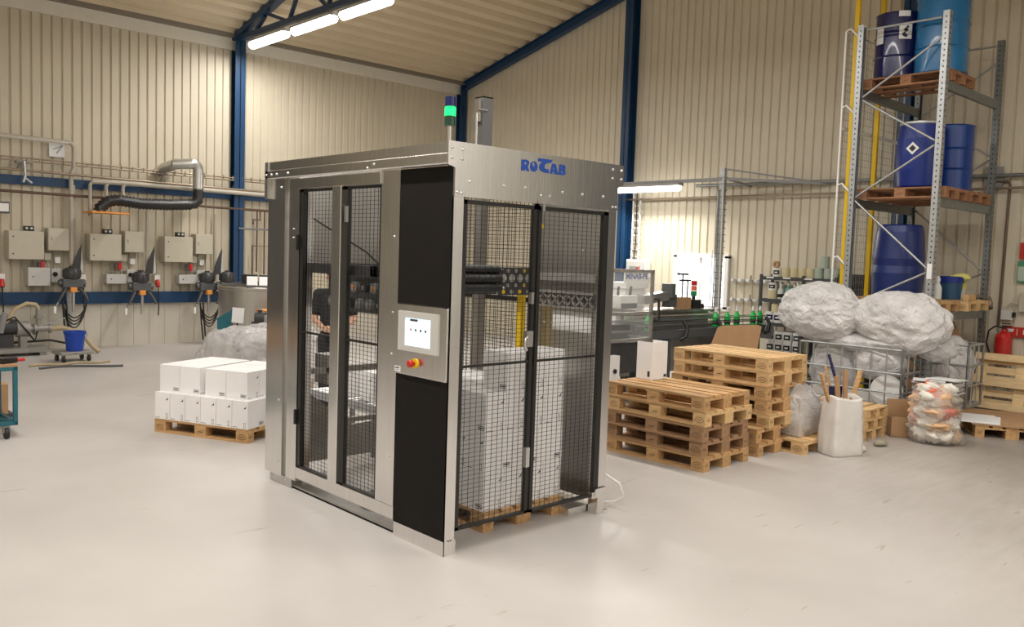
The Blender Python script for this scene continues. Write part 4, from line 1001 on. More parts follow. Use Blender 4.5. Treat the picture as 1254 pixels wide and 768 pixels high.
# ------------------------------------------------------------------ gable side: lamp arm, conveyor line, shelving
gm = T('cable_mast', 'slim grey cable mast with a lamp arm in front of the window', 'mast', (10.0,4.62,0))
b = B(); b.bb(-.04,.04,-.05,.05,0,3.68); 
for i in range(22): b.bb(-.05,.05,-.075,.075,1.1+i*.115,1.112+i*.115,1)
b.cyl((-.06,.06,.95),(-.06,.05,3.3),.012,6,1); b.cyl((-.06,-.07,.95),(-.06,-.05,3.3),.012,6,2); b.cyl((-.06,.12,.95),(-.06,.12,2.2),.01,6,2)
b.go('pole', ['galv','galvd','white'], gm)
b = B(); b.bb(-.05,.05,0,2.5,3.46,3.52); b.bar((0,0,3.5),(.62,-1.7,3.4),.05,.05); b.bar((0,0,3.68),(.62,-1.55,3.42),.03,.03); b.bar((0,.0,3.52),(.62,-.2,3.4),.04,.04)
b.go('arm', 'mgrey', gm)
gl_ = T('fluorescent_light', 'lit tube light hung from the mast arm in front of the gable wall', 'light', (10.0,6.35,3.38))
b = B(); b.bb(-.09,.09,-.80,.78,.03,.08); b.go('housing', 'lamphouse', gl_, .006)
b = B(); b.tube([(0,-.78,0),(0,-.76,0),(0,.76,0),(0,.78,0)], [.04,.07,.07,.04], 12); b.go('diffuser', 'lamp', gl_)
area('gable_lamp', (9.99,6.35,3.29), (0,.5,0), .12, 1.5, 120, (1,.97,.9))
pipe('wall_pipe', [(XR-.12,7.4,3.22),(XR-.12,-1.,3.22)], .02, 'copper', 'thin pipe along the gable wall below the lamp arm')
pipe('wall_pipe', [(XR-.1,5.6,3.45),(XR-.1,-1.,3.40)], .03, 'galvd', 'grey cable conduit along the gable wall level with the lamp arm')
pipe('wall_pipe', [(XR-.05,.33,3.33),(XR-.05,.10,3.32),(XR-.05,.07,3.27),(XR-.05,.085,2.2),(XR-.05,.10,1.15)], .02, 'brown', 'brown pipe running down the gable wall towards the fire extinguisher')
b = B(); b.bb(XR-.06,XR,.18,.42,3.22,3.55); tag(b.go('junction_box', 'mgrey'), 'flat grey junction plate on the gable wall behind the rack post', 'box')
ctr = T('cable_ladder', 'white cable ladder beside the blue gable column', 'cable ladder', (XR-.1,7.05,1.95))
b = B(); b.bb(-.02,.02,-.10,-.08,0,1.4); b.bb(-.02,.02,.08,.10,0,1.4)
for i in range(9): b.bb(-.02,.02,-.1,.1,.08+i*.15,.095+i*.15)
b.go('rails', 'white', ctr); b = B(); b.tube([(-.03,-.02,1.4),(-.03,-.03,.4),(-.03,.0,.0)], .012, 6); b.go('cable', 'black', ctr)
dp = T('distribution_box', 'white electrical distribution box beside the blue gable column', 'electrical box', (XR-.02,6.95,1.62))
b = B(); b.bb(-.16,0,-.26,.26,0,.36); b.go('body', 'white', dp, .01)
b = B(); b.bb(-.19,-.16,-.22,.22,.04,.32); b.bb(-.2,-.19,-.14,.14,.12,.22,1); b.bb(-.205,-.2,-.12,-.04,.14,.2,2); b.go('door', ['cabl','mgrey','redd'], dp)
lp2 = T('labelling_cabinet', 'white control cabinet with blue lettering behind the clear guard', 'cabinet', (7.22,4.55,0))
b = B(); b.bb(-.25,.25,-.25,.2,.2,1.58); b.bb(-.27,.27,-.28,.2,1.52,1.62); b.go('body', 'white', lp2, .01)
b = B(); b.bb(-.30,.30,-.27,-.25,1.62,1.80); b.text('MINAB-PE', .125, (.0,-.272,1.715), (1,0,0), (0,0,1), 1, .004); b.go('name_board', ['white','blueink'], lp2)
b = B(); b.bb(-.02,.02,-.29,-.28,.96,1.02); b.bb(.2,.24,-.29,-.28,.96,1.02); b.go('latch', 'black', lp2)

cv = T('bottling_conveyor', 'dark bottling conveyor carrying green bottles past the window', 'conveyor', (0,0,0))
b = B(); b.bb(4.9,9.75,3.40,3.43,.82,.95); b.bb(4.9,9.75,3.60,3.63,.82,.95); b.bb(4.9,9.75,3.43,3.60,.90,.948,1); b.go('frame', ['dgrey','dark'], cv)
for y in (3.41,3.62):
    b = B(); b.cyl((4.9,y,1.03),(9.7,y,1.03),.010,8); b.cyl((4.9,y,1.10),(9.7,y,1.10),.008,8); b.go('guide_rail', 'galvd', cv)
for x in (6.05,7.25,8.15,9.6):
    b = B(); b.tube([(x-.05,3.38,.80),(x+.02,3.33,.85),(x+.05,3.33,.98),(x+.04,3.40,1.08)], .03, 8); b.go('rail_bracket', 'black', cv)
for x in (5.4,7.0,8.6,9.4):
    b = B(); b.bb(x-.03,x+.03,3.42,3.61,0,.82); b.go('leg', 'dgrey', cv)
b = B(); b.cyl((9.76,3.38,.84),(9.76,3.64,.84),.14,20); b.cyl((9.76,3.35,.84),(9.76,3.38,.84),.04,10); b.go('end_drum', 'mgrey', cv)
# clear guard round the belt
gd = T('machine_guard', 'clear plastic guard box with steel frame over the conveyor', 'guard', (0,0,0))
b = B()
for x in (5.06,5.99):
    for y in (3.02,3.95): b.bb(x-.02,x+.02,y-.02,y+.02,.0 if y > 3.5 else .86,1.85)
for z in (.90,1.26,1.83):
    b.bb(5.06,5.99,3.0,3.04,z-.02,z+.02); b.bb(5.06,5.99,3.93,3.97,z-.02,z+.02); b.bb(5.04,5.08,3.02,3.95,z-.02,z+.02); b.bb(5.97,6.01,3.02,3.95,z-.02,z+.02)
b.bb(5.0,5.05,3.0,3.05,0,1.85)
b.go('frame', 'ssd', gd)
for z0_,z1_ in ((.92,1.24),(1.28,1.81)):
    b = B(); b.bb(5.08,5.97,3.015,3.02,z0_,z1_); b.go('clear_panel', 'glass', gd)
    b = B(); b.bb(5.985,5.99,3.04,3.93,z0_,z1_); b.go('clear_panel', 'glass', gd)
b = B(); b.tube([(6.03,3.0,1.45),(6.08,2.96,1.45),(6.08,2.96,1.16),(6.03,3.0,1.16)], .02, 8); b.go('handle', 'black', gd)
b = B(); b.bb(5.05,6.0,3.05,3.95,.45,.86); b.bb(5.1,5.2,3.1,3.2,0,.45); b.bb(5.8,5.9,3.1,3.2,0,.45); b.go('machine_base', 'dark', gd)
b = B(); b.bb(4.98,5.22,2.90,3.0,.20,.72); b.cyl((5.12,2.90,.52),(5.12,2.88,.52),.03,12,1); b.go('white_control_box', ['white','black'], gd)
b = B(); b.bb(5.3,5.9,3.30,3.36,1.0,1.08); b.bb(5.5,5.75,3.66,3.8,.95,1.15); b.go('filling_head', 'black', gd)
# labelling machine
lb = T('labelling_machine', 'grey labelling machine with signal lamps behind the conveyor', 'machine', (0,0,0))
b = B(); b.bb(6.3,8.7,3.75,4.24,.25,.98); b.bb(6.4,8.68,3.9,4.0,.98,1.20,1); b.go('body', ['ssd','cabl'], lb, .01)
for x in (6.5,8.5):
    b = B(); b.bb(x-.05,x+.05,3.8,3.9,0,.26); b.bb(x-.05,x+.05,4.1,4.2,0,.26); b.go('leg', 'dgrey', lb)
b = B(); b.bb(6.3,8.7,3.72,4.25,1.18,1.22); b.go('deck', 'ss2', lb)
b = B(); b.bb(6.2,6.6,3.75,3.95,1.22,1.45); b.bb(6.22,6.58,3.74,3.75,1.26,1.34,1); b.go('applicator', ['white','black'], lb, .01)
b = B(); b.box((7.2,3.95,1.40),(.62,.2,.14),0,(0,-.1,0)); b.go('label_arm', 'galv', lb, .01)
b = B(); b.cyl((7.62,3.95,1.40),(7.62,3.95,1.62),.11,16); b.bb(7.55,7.75,3.88,4.02,1.25,1.45); b.go('drive_motor', 'dgrey', lb)
b = B(); b.cyl((7.98,3.95,1.22),(7.98,3.95,1.78),.012,8); b.cyl((8.12,3.95,1.22),(8.12,3.95,1.68),.012,8); b.bb(7.92,8.18,3.93,3.97,1.66,1.69); b.bb(7.96,8.0,3.85,4.05,1.76,1.79); b.go('height_column', 'black', lb)
b = B(); b.bb(7.83,8.17,3.9,4.0,1.22,1.40); b.go('label_roll_box', 'card', lb)
b = B(); b.bb(8.2,8.4,3.86,4.04,1.22,1.36); b.cyl((8.5,3.95,1.22),(8.5,3.95,1.29),.06,12); b.go('sensor_head', 'black', lb, .01)
sl = B(); sl.cyl((8.30,3.95,1.36),(8.30,3.95,1.42),.03,12); sl = sl.go('signal_tower', 'black', lb)
for z,mm in ((1.42,'greenlamp'),(1.505,'rag3'),(1.59,'redlamp')):
    b = B(); b.cyl((8.30,3.95,z),(8.30,3.95,z+.08),.05,14); b.go('lamp', mm, sl)
b = B(); b.bb(6.3,8.6,3.70,3.75,1.06,1.16); b.cyl((6.4,3.7,.99),(8.6,3.7,.99),.015,8); b.cyl((6.4,3.68,1.13),(8.6,3.68,1.13),.02,8); b.go('guide_bars', 'ss', lb)
b = B(); b.tube([(6.6,3.9,1.45),(6.62,3.9,1.58)], .02, 8); b.tube([(6.32,3.9,1.45),(6.33,3.9,1.58)], .02, 8); b.go('clamp_screw', 'black', lb)

# bottles
def make_bottle(name, label, body, cap, r=.050, h=.235, group=None, labelband=True):
    t = T(name, label, 'bottle', (0,0,0), 0, group)
    b = B(); b.lathe([(0,0),(r,.004),(r,h*.62),(r*.9,h*.72),(r*.4,h*.92),(r*.36,h),(0,h)], n=16); b.go('body', body, t)
    if labelband:
        b = B(); b.lathe([(r*1.02,h*.15),(r*1.02,h*.42)], n=16); b.go('label_band', 'black', t)
    b = B(); b.lathe([(0,h),(r*.5,h),(r*.5,h+.05),(r*.42,h+.055),(0,h+.055)], n=12); b.bb(-.045,.016,-.012,.012,h+.055,h+.08); b.go('sprayer', cap, t)
    return t
bt = make_bottle('green_bottle', 'green bottle with white sprayer inside the clear guard, first along the belt', 'green', 'white', group='green bottles on the conveyor')
bt.location = (5.28,3.5,.949)
dup(bt, (5.50,3.49,.949), .3, 'green bottle with white sprayer inside the clear guard, second along the belt')
names = ['just past the guard box','below the cable mast foot','second past the cable mast','third past the cable mast','at the belt end, first of the cluster','at the belt end, second of the cluster','at the belt end, third of the cluster']
for (x,y),n in zip(((6.55,3.5),(8.32,3.52),(8.67,3.53),(8.98,3.55),(9.40,3.50),(9.50,3.56),(9.62,3.50)), names):
    dup(bt, (x,y,.949), x, 'green bottle with white sprayer on the belt, '+n)
# sacks and cans under the belt
tot = crumple('white_sack', (8.9,4.1,.40), (.32,.16,.40), 'sack', 'white sack standing under the end of the bottling conveyor', 'sack', 31, .12, 2.2, 30, -.40)
for i,x in enumerate((8.25,8.42)):
    jc = T('canister', 'white canister with a blue label under the conveyor, '+['first','second'][i]+' from the guard box', 'canister', (x,3.3,.0), 0, 'canisters under the conveyor')
    b = B(); b.bb(-.07,.07,-.06,.06,0,.6); b.cyl((0,0,.6),(0,0,.66),.035,10); b.go('body', 'white', jc, .02); b = B(); b.bb(-.072,.072,-.063,-.06,.12,.5); b.go('label_patch', 'drumblue', jc)
# white tool rails on the gable wall
for k,(z,n) in enumerate(((1.66,'upper'),(1.30,'lower'))):
    tr2 = T('tool_rail', n+' white tool rail with spring clips on the gable wall', 'rail', (XR-.06,4.28,z), 0, 'tool rails on the gable wall')
    b = B(); b.bb(-.02,.03,-.62,.45,-.025,.025); b.go('bar', 'white', tr2)
    for i in range(6):
        b = B(); y = -.5+i*.17; b.bb(-.07,-.02,y-.03,y+.03,-.03,.02); b.cyl((-.05,y,.0),(-.05,y,.10 if i == 3 else .03),.016,8); b.go('clip', 'galv' if i != 3 else 'ssd', tr2)

# dark shelving with tubs, tape rolls and bottles
sv = T('shelving_unit', 'dark grey steel shelving with tubs and bottles against the gable wall', 'shelf', (10.25,2.98,0))
for x in (-.18,.2):
    for y in (-.58,.0,.80):
        b = B(); b.bb(x-.022,x+.022,y-.022,y+.022,0,1.80); b.go('upright', 'shelfgrey', sv)
LV = (1.76,1.37,.955,.44,.1)
for z in LV:
    b = B(); b.bb(-.2,.22,-.6,.82,z-.055,z+.005); b.go('shelf_board', 'shelfgrey', sv)
b = B()
for y in (.62,.30,-.10): b.bb(-.205,-.2,y-.07,y+.07,1.735,1.762)
for y in (.1,): b.bb(-.205,-.2,y-.07,y+.07,1.345,1.37)
b.go('shelf_labels', 'paper', sv)
def tub(loc, label, r=.075, h=.15, body='white', band='black', group='tubs on the shelving', name='tub'):
    t = T(name, label, 'tub', loc, 0, group)
    b = B(); b.lathe([(0,0),(r*.93,0),(r,h),(r*1.04,h),(r*1.04,h+.012),(0,h+.012)], n=18); b.go('body', body, t)
    b = B(); n = 7; vs = []
    for i in range(n+1):
        an = PI*1.08+(i/n-.5)*1.5
        vs += [(r*1.0*math.cos(an), r*1.0*math.sin(an), h*.28), (r*1.02*math.cos(an), r*1.02*math.sin(an), h*.80)]
    b.add(vs, [(2*i,2*i+2,2*i+3,2*i+1) for i in range(n)], 0, True)
    vs = []
    for i in range(4):
        an = PI*1.08+(i/3-.5)*.7
        vs += [(r*1.03*math.cos(an), r*1.03*math.sin(an), h*.45), (r*1.04*math.cos(an), r*1.04*math.sin(an), h*.62)]
    b.add(vs, [(2*i,2*i+2,2*i+3,2*i+1) for i in range(3)], 1, True)
    b.go('label_patch', [band,'white'], t)
    return t
def roll(loc, label, r=.07, h=.14, m='tape', lying=False, group='rolls on the shelving'):
    t = T('tape_roll', label, 'roll', loc, 0, group)
    b = B(); prof = [(r*.45,0),(r,0),(r,h),(r*.45,h),(r*.45,0)]
    X = Matrix.Translation((0,0,r)) @ Matrix.Rotation(PI/2, 4, 'Y') if lying else None
    b.lathe(prof, n=18, X=X); b.go('roll', m, t)
    b = B(); b.lathe([(r*.44,0),(r*.40,0),(r*.40,h),(r*.44,h)], n=14, X=X); b.go('core', 'card', t)
    return t
sx = 10.16
z1 = LV[0]+.006
tub((sx,3.53,z1), 'white tub with black label on the top shelf, under a standing roll', .075, .14)
roll((sx-.03,3.55,z1+.153), 'small roll standing on edge on top of the white tub, top shelf', .06, .05, 'card', True)
for i,(y,m) in enumerate(((3.36,'tape'),(3.20,'tape'),(3.05,'tape'),(2.90,'tape'))): roll((sx,y,z1), f'clear yellow tape roll on the top shelf, {ORD[i]} from the white tub', .075, .16, m)
for i,y in enumerate((2.75,2.58,2.44)): roll((sx,y,z1), f'pale green roll on the top shelf, {ORD[i]} after the tape rolls', .075, .17, 'palegreen')
roll((sx,2.66,z1+.171), 'pale green roll stacked on two other rolls on the top shelf', .08, .20, 'palegreen')
z2 = LV[1]+.006
roll((sx,3.60,z2), 'yellow roll on the second shelf under a black labelled tub', .08, .15)
tub((sx,3.60,z2+.151), 'black labelled tub stacked on a yellow roll on the second shelf', .075, .12)
b1 = make_bottle('shelf_bottle', 'large clear bottle with dark label on the second shelf', 'clearb', 'white', .055, .22); b1.location = (sx,3.44,z2)
b2 = make_bottle('shelf_bottle', 'tall teal bottle on the second shelf next to the clear bottle', 'tealb', 'white', .05, .25); b2.location = (sx,3.30,z2)
b3 = make_bottle('shelf_bottle', 'pale green bottle on the second shelf behind the teal bottle', 'tealb', 'white', .042, .22); b3.location = (sx,3.18,z2)
for i,(x,y) in enumerate(((sx-.05,3.09),(sx-.02,3.00),(sx-.06,2.92),(sx+.06,3.05))):
    dup(bt, (x,y,z2), .5*i, f'green bottle on the second shelf, {["nearest the teal bottle","middle of the front three","end of the front three","standing behind the front three"][i]}', 'green bottles on the second shelf')
roll((sx,2.83,z2), 'yellow roll on the second shelf beside the green bottles', .06, .13)
tub((sx-.02,2.72,z2), 'white tub on the second shelf at the rack end', .06, .12)
z3 = LV[2]+.006
for i,(y,m) in enumerate(((3.62,'white'),(3.46,'white'),(3.27,'white'),(3.08,'white'))): tub((sx,y,z3), f'white tub with blue label on the third shelf, {ORD[i]} from the conveyor', .085, .17, 'white', 'drumnavy')
roll((sx,3.52,z3+.183), 'yellow roll stacked on tubs on the third shelf', .075, .15)
for i,y in enumerate((3.30,3.10)): tub((sx,y,z3+.183), f'white tub stacked on the third shelf tubs, {ORD[i]} after the yellow roll', .085, .14, 'white', 'palegreen')
z4 = LV[3]+.006
for k in range(2):
    for i,y in enumerate((3.58,3.42,3.26,3.08)): tub((sx,y,z4+k*.183), f'white black-labelled tub on the lowest shelf, {["bottom row","upper row"][k]}, {ORD[i]} from the conveyor', .08, .17)

# ------------------------------------------------------------------ pallet rack
RX0, RX1, RY0, RY1, RZ = 8.18, 10.18, .18, 1.30, 5.30
rk = T('pallet_rack', 'tall galvanised pallet rack holding blue drums', 'rack', (0,0,0))
for x in (RX0, RX1):
    for y in (RY0, RY1):
        b = B(); s = 1 if y == RY0 else -1
        b.bb(x-.045,x-.040,y-.04,y+.04,0,RZ); b.bb(x+.040,x+.045,y-.04,y+.04,0,RZ); b.bb(x-.045,x+.045,y-s*.04-.0025,y-s*.04+.0025,0,RZ)
        z = .1
        while z < RZ-.05:
            b.bb(x-.0465,x-.0445,y-.008,y+.008,z,z+.022,1); b.bb(x-.025,x-.012,y-s*.0435-.0008,y-s*.0435+.0008,z,z+.02,1); b.bb(x+.012,x+.025,y-s*.0435-.0008,y-s*.0435+.0008,z,z+.02,1)
            z += .07
        b.bb(x-.07,x+.07,y-.07,y+.07,0,.008)
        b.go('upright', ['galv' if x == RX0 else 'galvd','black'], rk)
    zs = [(.25,5.23,1.22,5.23),(.24,4.97,1.24,4.32),(1.24,4.28,.24,3.66),(.24,3.60,1.26,2.95),(1.26,2.90,.24,2.0),(.24,1.94,1.24,1.45),(1.24,1.40,.24,.7),(.24,.6,1.24,.15)]
    for a in zs:
        b = B(); b.cyl((x,a[0],a[1]),(x,a[2],a[3]),.016,8); b.go('brace', 'galv', rk)
for zt in (4.44,2.93,1.42):
    for y in (RY0, RY1):
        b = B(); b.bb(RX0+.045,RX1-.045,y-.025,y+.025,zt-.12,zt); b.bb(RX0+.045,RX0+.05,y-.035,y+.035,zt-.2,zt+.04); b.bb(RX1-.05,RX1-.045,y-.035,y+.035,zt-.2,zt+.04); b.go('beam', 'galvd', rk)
b = B(); b.bb(RX0-.06,RX0-.044,RY0-.03,RY0+.03,1.86,2.06); b.go('upright_tag', 'paper', rk)
# rear mesh guard of the rack with yellow bars
mg = T('rack_mesh_guard', 'white wire mesh guard fixed to the back of the pallet rack', 'guard', (0,0,0))
b = B(); gy = RY1+.22
b.cyl((RX0-.02,gy,.9),(RX0-.02,gy,5.25),.014,8)
for z in (5.25,4.2,3.12,2.1): b.tube([(RX0-.02,gy,z),(RX0-.02,gy-.06,z+.03),(RX0-.02,RY1+.03,z-.10)], .014, 6)
b.cyl((RX1,gy,.9),(RX1,gy,5.25),.014,8); b.cyl((RX0,gy,5.25),(RX1,gy,5.25),.012,6); b.bb(RX0,RX1,gy-.01,gy+.01,3.9,3.94)
b.go('guard_frame', 'white', mg)
b = B(); x = RX0
while x < RX1: b.bb(x-.0018,x+.0018,gy,gy+.004,.9,5.25); x += .06
z = .95
while z < 5.25: b.bb(RX0,RX1,gy+.004,gy+.008,z-.0018,z+.0018); z += .10
b.go('wire_mesh', 'mgrey', mg)
for i,(x,y) in enumerate(((8.24,RY1+.10),(9.02,RY1+.10))):
    b = B(); b.bb(x-.03,x+.03,y-.03,y+.03,0,RZ+.7); tag(b.go('yellow_post', 'yellow'), ['yellow square post right beside the rack upright','yellow square post behind the middle of the rack'][i], 'post')
# rack pallets
put('wood4', (8.70,.72,4.442), PA, 'dark pallet on the highest rack level under the two upper drums', 'pallets on the rack')
put('wood4', (8.69,.70,2.932), PA, 'dark pallet on the middle rack level under the plastic drum', 'pallets on the rack')
put('wood4', (9.55,.70,2.932), PA, 'dark pallet on the middle rack level near the gable wall', 'pallets on the rack')
put('wood', (8.70,.72,1.422), PA, 'wooden pallet on the lowest rack level under the tilted blue drum', 'pallets on the rack')
put('wood2', (9.58,.64,1.422), PA, 'pale pallet on the lowest rack level under the blue bucket', 'pallets on the rack')
# drums
def steel_drum(label, loc, m, r, h, extras=None, rz=0):
    t = T('drum', label, 'drum', loc, rz)
    b = B(); p = [(0,0),(r-.01,0),(r+.004,.008),(r-.004,.02)]
    for z in (.31,.62): p += [(r-.004,h*z),(r+.010,h*z+.015),(r-.004,h*z+.03)]
    p += [(r-.004,h-.02),(r+.006,h-.006),(r-.008,h),(r-.012,h-.02),(0,h-.02)]
    b.lathe(p, n=36); b.go('shell', m, t)
    b = B(); b.cyl((r*.55,0,h-.02),(r*.55,0,h),.035,12); b.go('bung', m, t)
    return t
def patch(parent, r, a0, a1, z0, z1, mats, marks=()):
    b = B(); n = 8; vs = []
    for i in range(n+1):
        a = a0+(a1-a0)*i/n
        vs += [(r*math.cos(a), r*math.sin(a), z0), (r*math.cos(a), r*math.sin(a), z1)]
    b.add(vs, [(2*i,2*i+2,2*i+3,2*i+1) for i in range(n)], 0, True)
    for (t, zz, s) in marks:
        a = a0+(a1-a0)*t; c = Vector(((r+.004)*math.cos(a), (r+.004)*math.sin(a), zz)); tx = Vector((-math.sin(a), math.cos(a), 0))
        b.add([tuple(c+tx*s), tuple(c+Vector((0,0,s))), tuple(c-tx*s), tuple(c-Vector((0,0,s)))], [(0,1,2,3)], 1)
    return b.go('label_patch', mats, parent)
dz = 4.588
a = math.atan2(-4.3-.95, -3.47-8.55)   # towards the aisle
n_ = steel_drum('dark navy steel drum with white hazard label on the highest rack level', (8.62,1.0,dz), 'drumnavy', .29, .88)
patch(n_, .296, a+.05, a+.62, .50, .70, ['paper','ink'], ((.50,.62,.035),(.38,.56,.035),(.62,.66,.02),(.50,.545,.03)))
patch(n_, .296, a-1.1, a-.65, .46, .68, ['paper','ink'])
patch(n_, .298, a+.0, a+.50, .80, .875, ['paper','ink'])
n_ = steel_drum('light blue steel drum on the highest rack level, larger than the navy drum', (8.66,.42,dz), 'drumlight', .33, 1.02)
n_ = steel_drum('dark teal drum behind the light blue drum on the highest rack level', (9.3,.95,dz), 'drumblue', .29, .98) if 0 else None
dz = 3.078
pd = T('plastic_drum', 'bright blue bulging plastic drum with a hazard diamond on the middle rack level', 'drum', (8.64,.60,dz))
b = B(); b.lathe([(0,0),(.25,0),(.275,.03),(.297,.25),(.302,.45),(.297,.66),(.27,.84),(.265,.88),(.245,.89),(0,.885)], n=36); b.go('shell', 'drumplast', pd)
b = B(); b.lathe([(.272,.85),(.282,.86),(.282,.885),(.26,.895)], n=36); b.go('lid_ring', 'galv', pd)
b = B(); c = Vector((.306*math.cos(a-.35), .306*math.sin(a-.35), .52)); tx = Vector((-math.sin(a-.35), math.cos(a-.35), 0)); ou = Vector((math.cos(a-.35), math.sin(a-.35), 0))
for s_, o_, m_ in ((.085,.004,0),(.045,.008,1)): b.add([tuple(c+ou*o_+tx*s_), tuple(c+ou*o_+Vector((0,0,s_))), tuple(c+ou*o_-tx*s_), tuple(c+ou*o_-Vector((0,0,s_)))], [(0,1,2,3)], m_)
b.go('hazard_diamond', ['paper','ink'], pd)
steel_drum('blue steel drum beside the plastic drum on the middle rack level', (9.22,.42,dz), 'drumblue', .29, .90)
dz = 1.568
bd = T('plastic_drum', 'large dark blue plastic drum on the lowest rack level', 'drum', (8.68,.82,dz))
b = B(); b.lathe([(0,0),(.30,0),(.33,.03),(.345,.35),(.33,.45),(.345,.55),(.31,.92),(.29,1.0),(.27,1.02),(0,1.02)], n=36); b.go('shell', 'drumdeep', bd)
bu = T('bucket', 'blue bucket with a yellow cloth over its rim on the rack', 'bucket', (9.42,.38,dz))
b = B(); b.lathe([(0,0),(.14,0),(.165,.30),(.172,.30),(.172,.32),(.15,.32),(.13,.02),(0,.02)], n=24); b.go('shell', 'buckblue', bu)
b = B(); b.lathe([(.174,.24),(.178,.325),(.16,.33)], n=24); b.go('rim', 'drumplast', bu)
b = B(); b.ball((.08,-.1,.32), (.14,.13,.05), 16, 0, .3, 2., 4); b.box((.19,-.08,.24),(.02,.14,.18),0,(0,.1,.3)); b.go('cloth', 'ycloth', bu)
for i,(x,y) in enumerate(((9.08,.42),(9.2,.55))):
    q_ = make_bottle('white_bottle', ['milky bottle on the rack between the upright and the blue bucket','milky bottle half hidden behind the blue bucket on the rack'][i], 'clearb', 'white', .055, .25, None, False); q_.location = (x,y,dz)
jg = T('jug', 'translucent jug standing behind the wood offcut on the rack', 'jug', (9.85,.42,dz))
b = B(); b.lathe([(0,0),(.10,0),(.10,.24),(.06,.30),(.045,.33),(0,.33)], n=20); b.go('body', 'clearb', jg); b = B(); b.cyl((0,0,.33),(0,0,.36),.05,12); b.go('cap', 'white', jg)
b = B(); b.bb(-.14,.14,-.04,.04,0,.08); tag(b.go('wood_offcut', 'wood2', None, .003, (9.55,.16,dz)), 'pale wood offcut lying on the rack pallet before the jug', 'wood')
tp = B(); tp.tube([(10.0,.25,1.60),(10.25,.22,1.62),(10.38,.18,1.58),(10.42,.16,1.50),(10.36,.14,1.44)], .04, 8); tag(tp.go('rolled_hose', 'copper'), 'curled brown hose end hanging from the lowest rack level', 'hose')
# things under the rack
for i,(x,y) in enumerate(((9.35,.62),(9.85,.55))):
    sk = crumple('brown_sack', (x,y,.60), (.25,.26,.62), 'rag5' if 0 else 'card', ['brown sack on the floor under the rack, beside the rear cage','brown sack on the floor under the rack, nearer the gable wall'][i], 'sack', 50+i, .18, 1.8, 30, -.60)
# dark mesh crate seen through the guard
dc = T('stacking_crate', 'black slatted crate behind the mesh guard of the rack', 'crate', (9.95,1.98,1.40))
b = B()
for i in range(9): b.bb(-.2,.2,-.25+i*.056,-.21+i*.056,.03,.46)
b.bb(-.2,.2,-.26,.26,.24,.29); b.bb(-.2,.2,-.26,.26,.0,.04); b.go('body', 'black', dc)
b = B(); b.bb(9.72,10.2,1.68,2.28,0,1.40); tag(b.go('storage_cabinet', 'dgrey'), 'dark cabinet behind the rack carrying the black crate', 'cabinet')

# ------------------------------------------------------------------ wire cages with plastic film
def cage(label, x0, x1, y0, y1, z0, z1, bars, name='wire_cage', m='galv'):
    c = T(name, label, 'cage', ((x0+x1)/2,(y0+y1)/2,0)); cx, cy = (x0+x1)/2, (y0+y1)/2
    X0, X1, Y0, Y1 = x0-cx, x1-cx, y0-cy, y1-cy
    for nm,(ax,ay,bx2,by) in (('side_grid',(X0,Y0,X0,Y1)),('side_grid',(X1,Y0,X1,Y1)),('end_grid',(X0,Y0,X1,Y0)),('end_grid',(X0,Y1,X1,Y1))):
        b = B()
        for z in bars: b.cyl((ax,ay,z),(bx2,by,z),.014,8)
        L_ = math.hypot(bx2-ax, by-ay); k = max(2, int(round(L_/.21)))
        for i in range(k+1):
            t = i/k; b.cyl((ax+(bx2-ax)*t, ay+(by-ay)*t, z0),(ax+(bx2-ax)*t, ay+(by-ay)*t, z1),.016 if i in (0,k) else .010,8)
        b.go(nm, m, c)
    b = B(); b.bb(X0,X1,Y0,Y1,z0-.02,z0+.02); b.go('floor_grid', m, c)
    for x in (X0+.08,X1-.08):
        for y in (Y0+.1,Y1-.1):
            b = B(); b.cyl((x-.02,y,.05),(x+.02,y,.05),.05,10); b.bb(x-.02,x+.02,y-.02,y+.02,.05,z0); b.go('caster', 'black', c)
    return c
cage('wire roll cage stuffed with clear film under the big plastic bags', 7.52,8.08,.20,1.60,.15,.96,(.17,.39,.64,.945))
cage('smaller wire cage with film standing beneath the rack front', 8.55,9.10,-.22,.45,.18,1.02,(.2,.46,.73,1.0))
b = B(); b.bb(7.62,8.0,.5,1.5,.19,.34); tag(b.go('grey_bag', 'cardl', None, .03), 'dull grey bundle at the bottom of the front roll cage', 'bundle')
crumple('film_bundle', (7.80,.62,.76), (.26,.34,.26), 'film', 'white film bundle in the roll cage beneath the bigger plastic bag', 'plastic film', 21, .2, 2.2, 48)
crumple('film_bundle', (7.78,1.2,.60), (.24,.36,.36), 'film2', 'clear film bundle in the roll cage at the shelving end', 'plastic film', 22, .22, 2.2, 48)
crumple('film_bundle', (7.79,.80,.98), (.26,.62,.13), 'film', 'flat film bundle hanging over the roll cage rim', 'plastic film', 23, .25, 2.2, 48)
lidd = T('plastic_disc', 'round white plastic disc standing inside the roll cage behind the small pallets', 'disc', (7.62,.42,.40), 0)
b = B(); b.cyl((0,0,0),(.03,.01,0),.20,28); b.cyl((-.008,0,0),(0,0,0),.18,28); b.go('disc', 'white', lidd)
tb = T('white_tub', 'white tub at the bottom of the roll cage beneath the round disc', 'tub', (7.78,.38,.171))
b = B(); b.lathe([(0,0),(.16,0),(.19,.10),(.19,.12),(.17,.12),(.15,.02),(0,.02)], n=24); b.go('shell', 'clearb', tb)
crumple('plastic_bag', (7.72,1.41,1.35), (.36,.58,.39), 'film', 'bulging bag of clear film piled on the roll cage at the shelving end', 'plastic bag', 5, .2, 1.7, 150, None, None, 'big bags of plastic film')
crumple('plastic_bag', (7.79,.39,1.28), (.33,.62,.41), 'film', 'bulging bag of clear film piled on the roll cage in front of the rack post', 'plastic bag', 9, .2, 1.7, 150, None, None, 'big bags of plastic film')
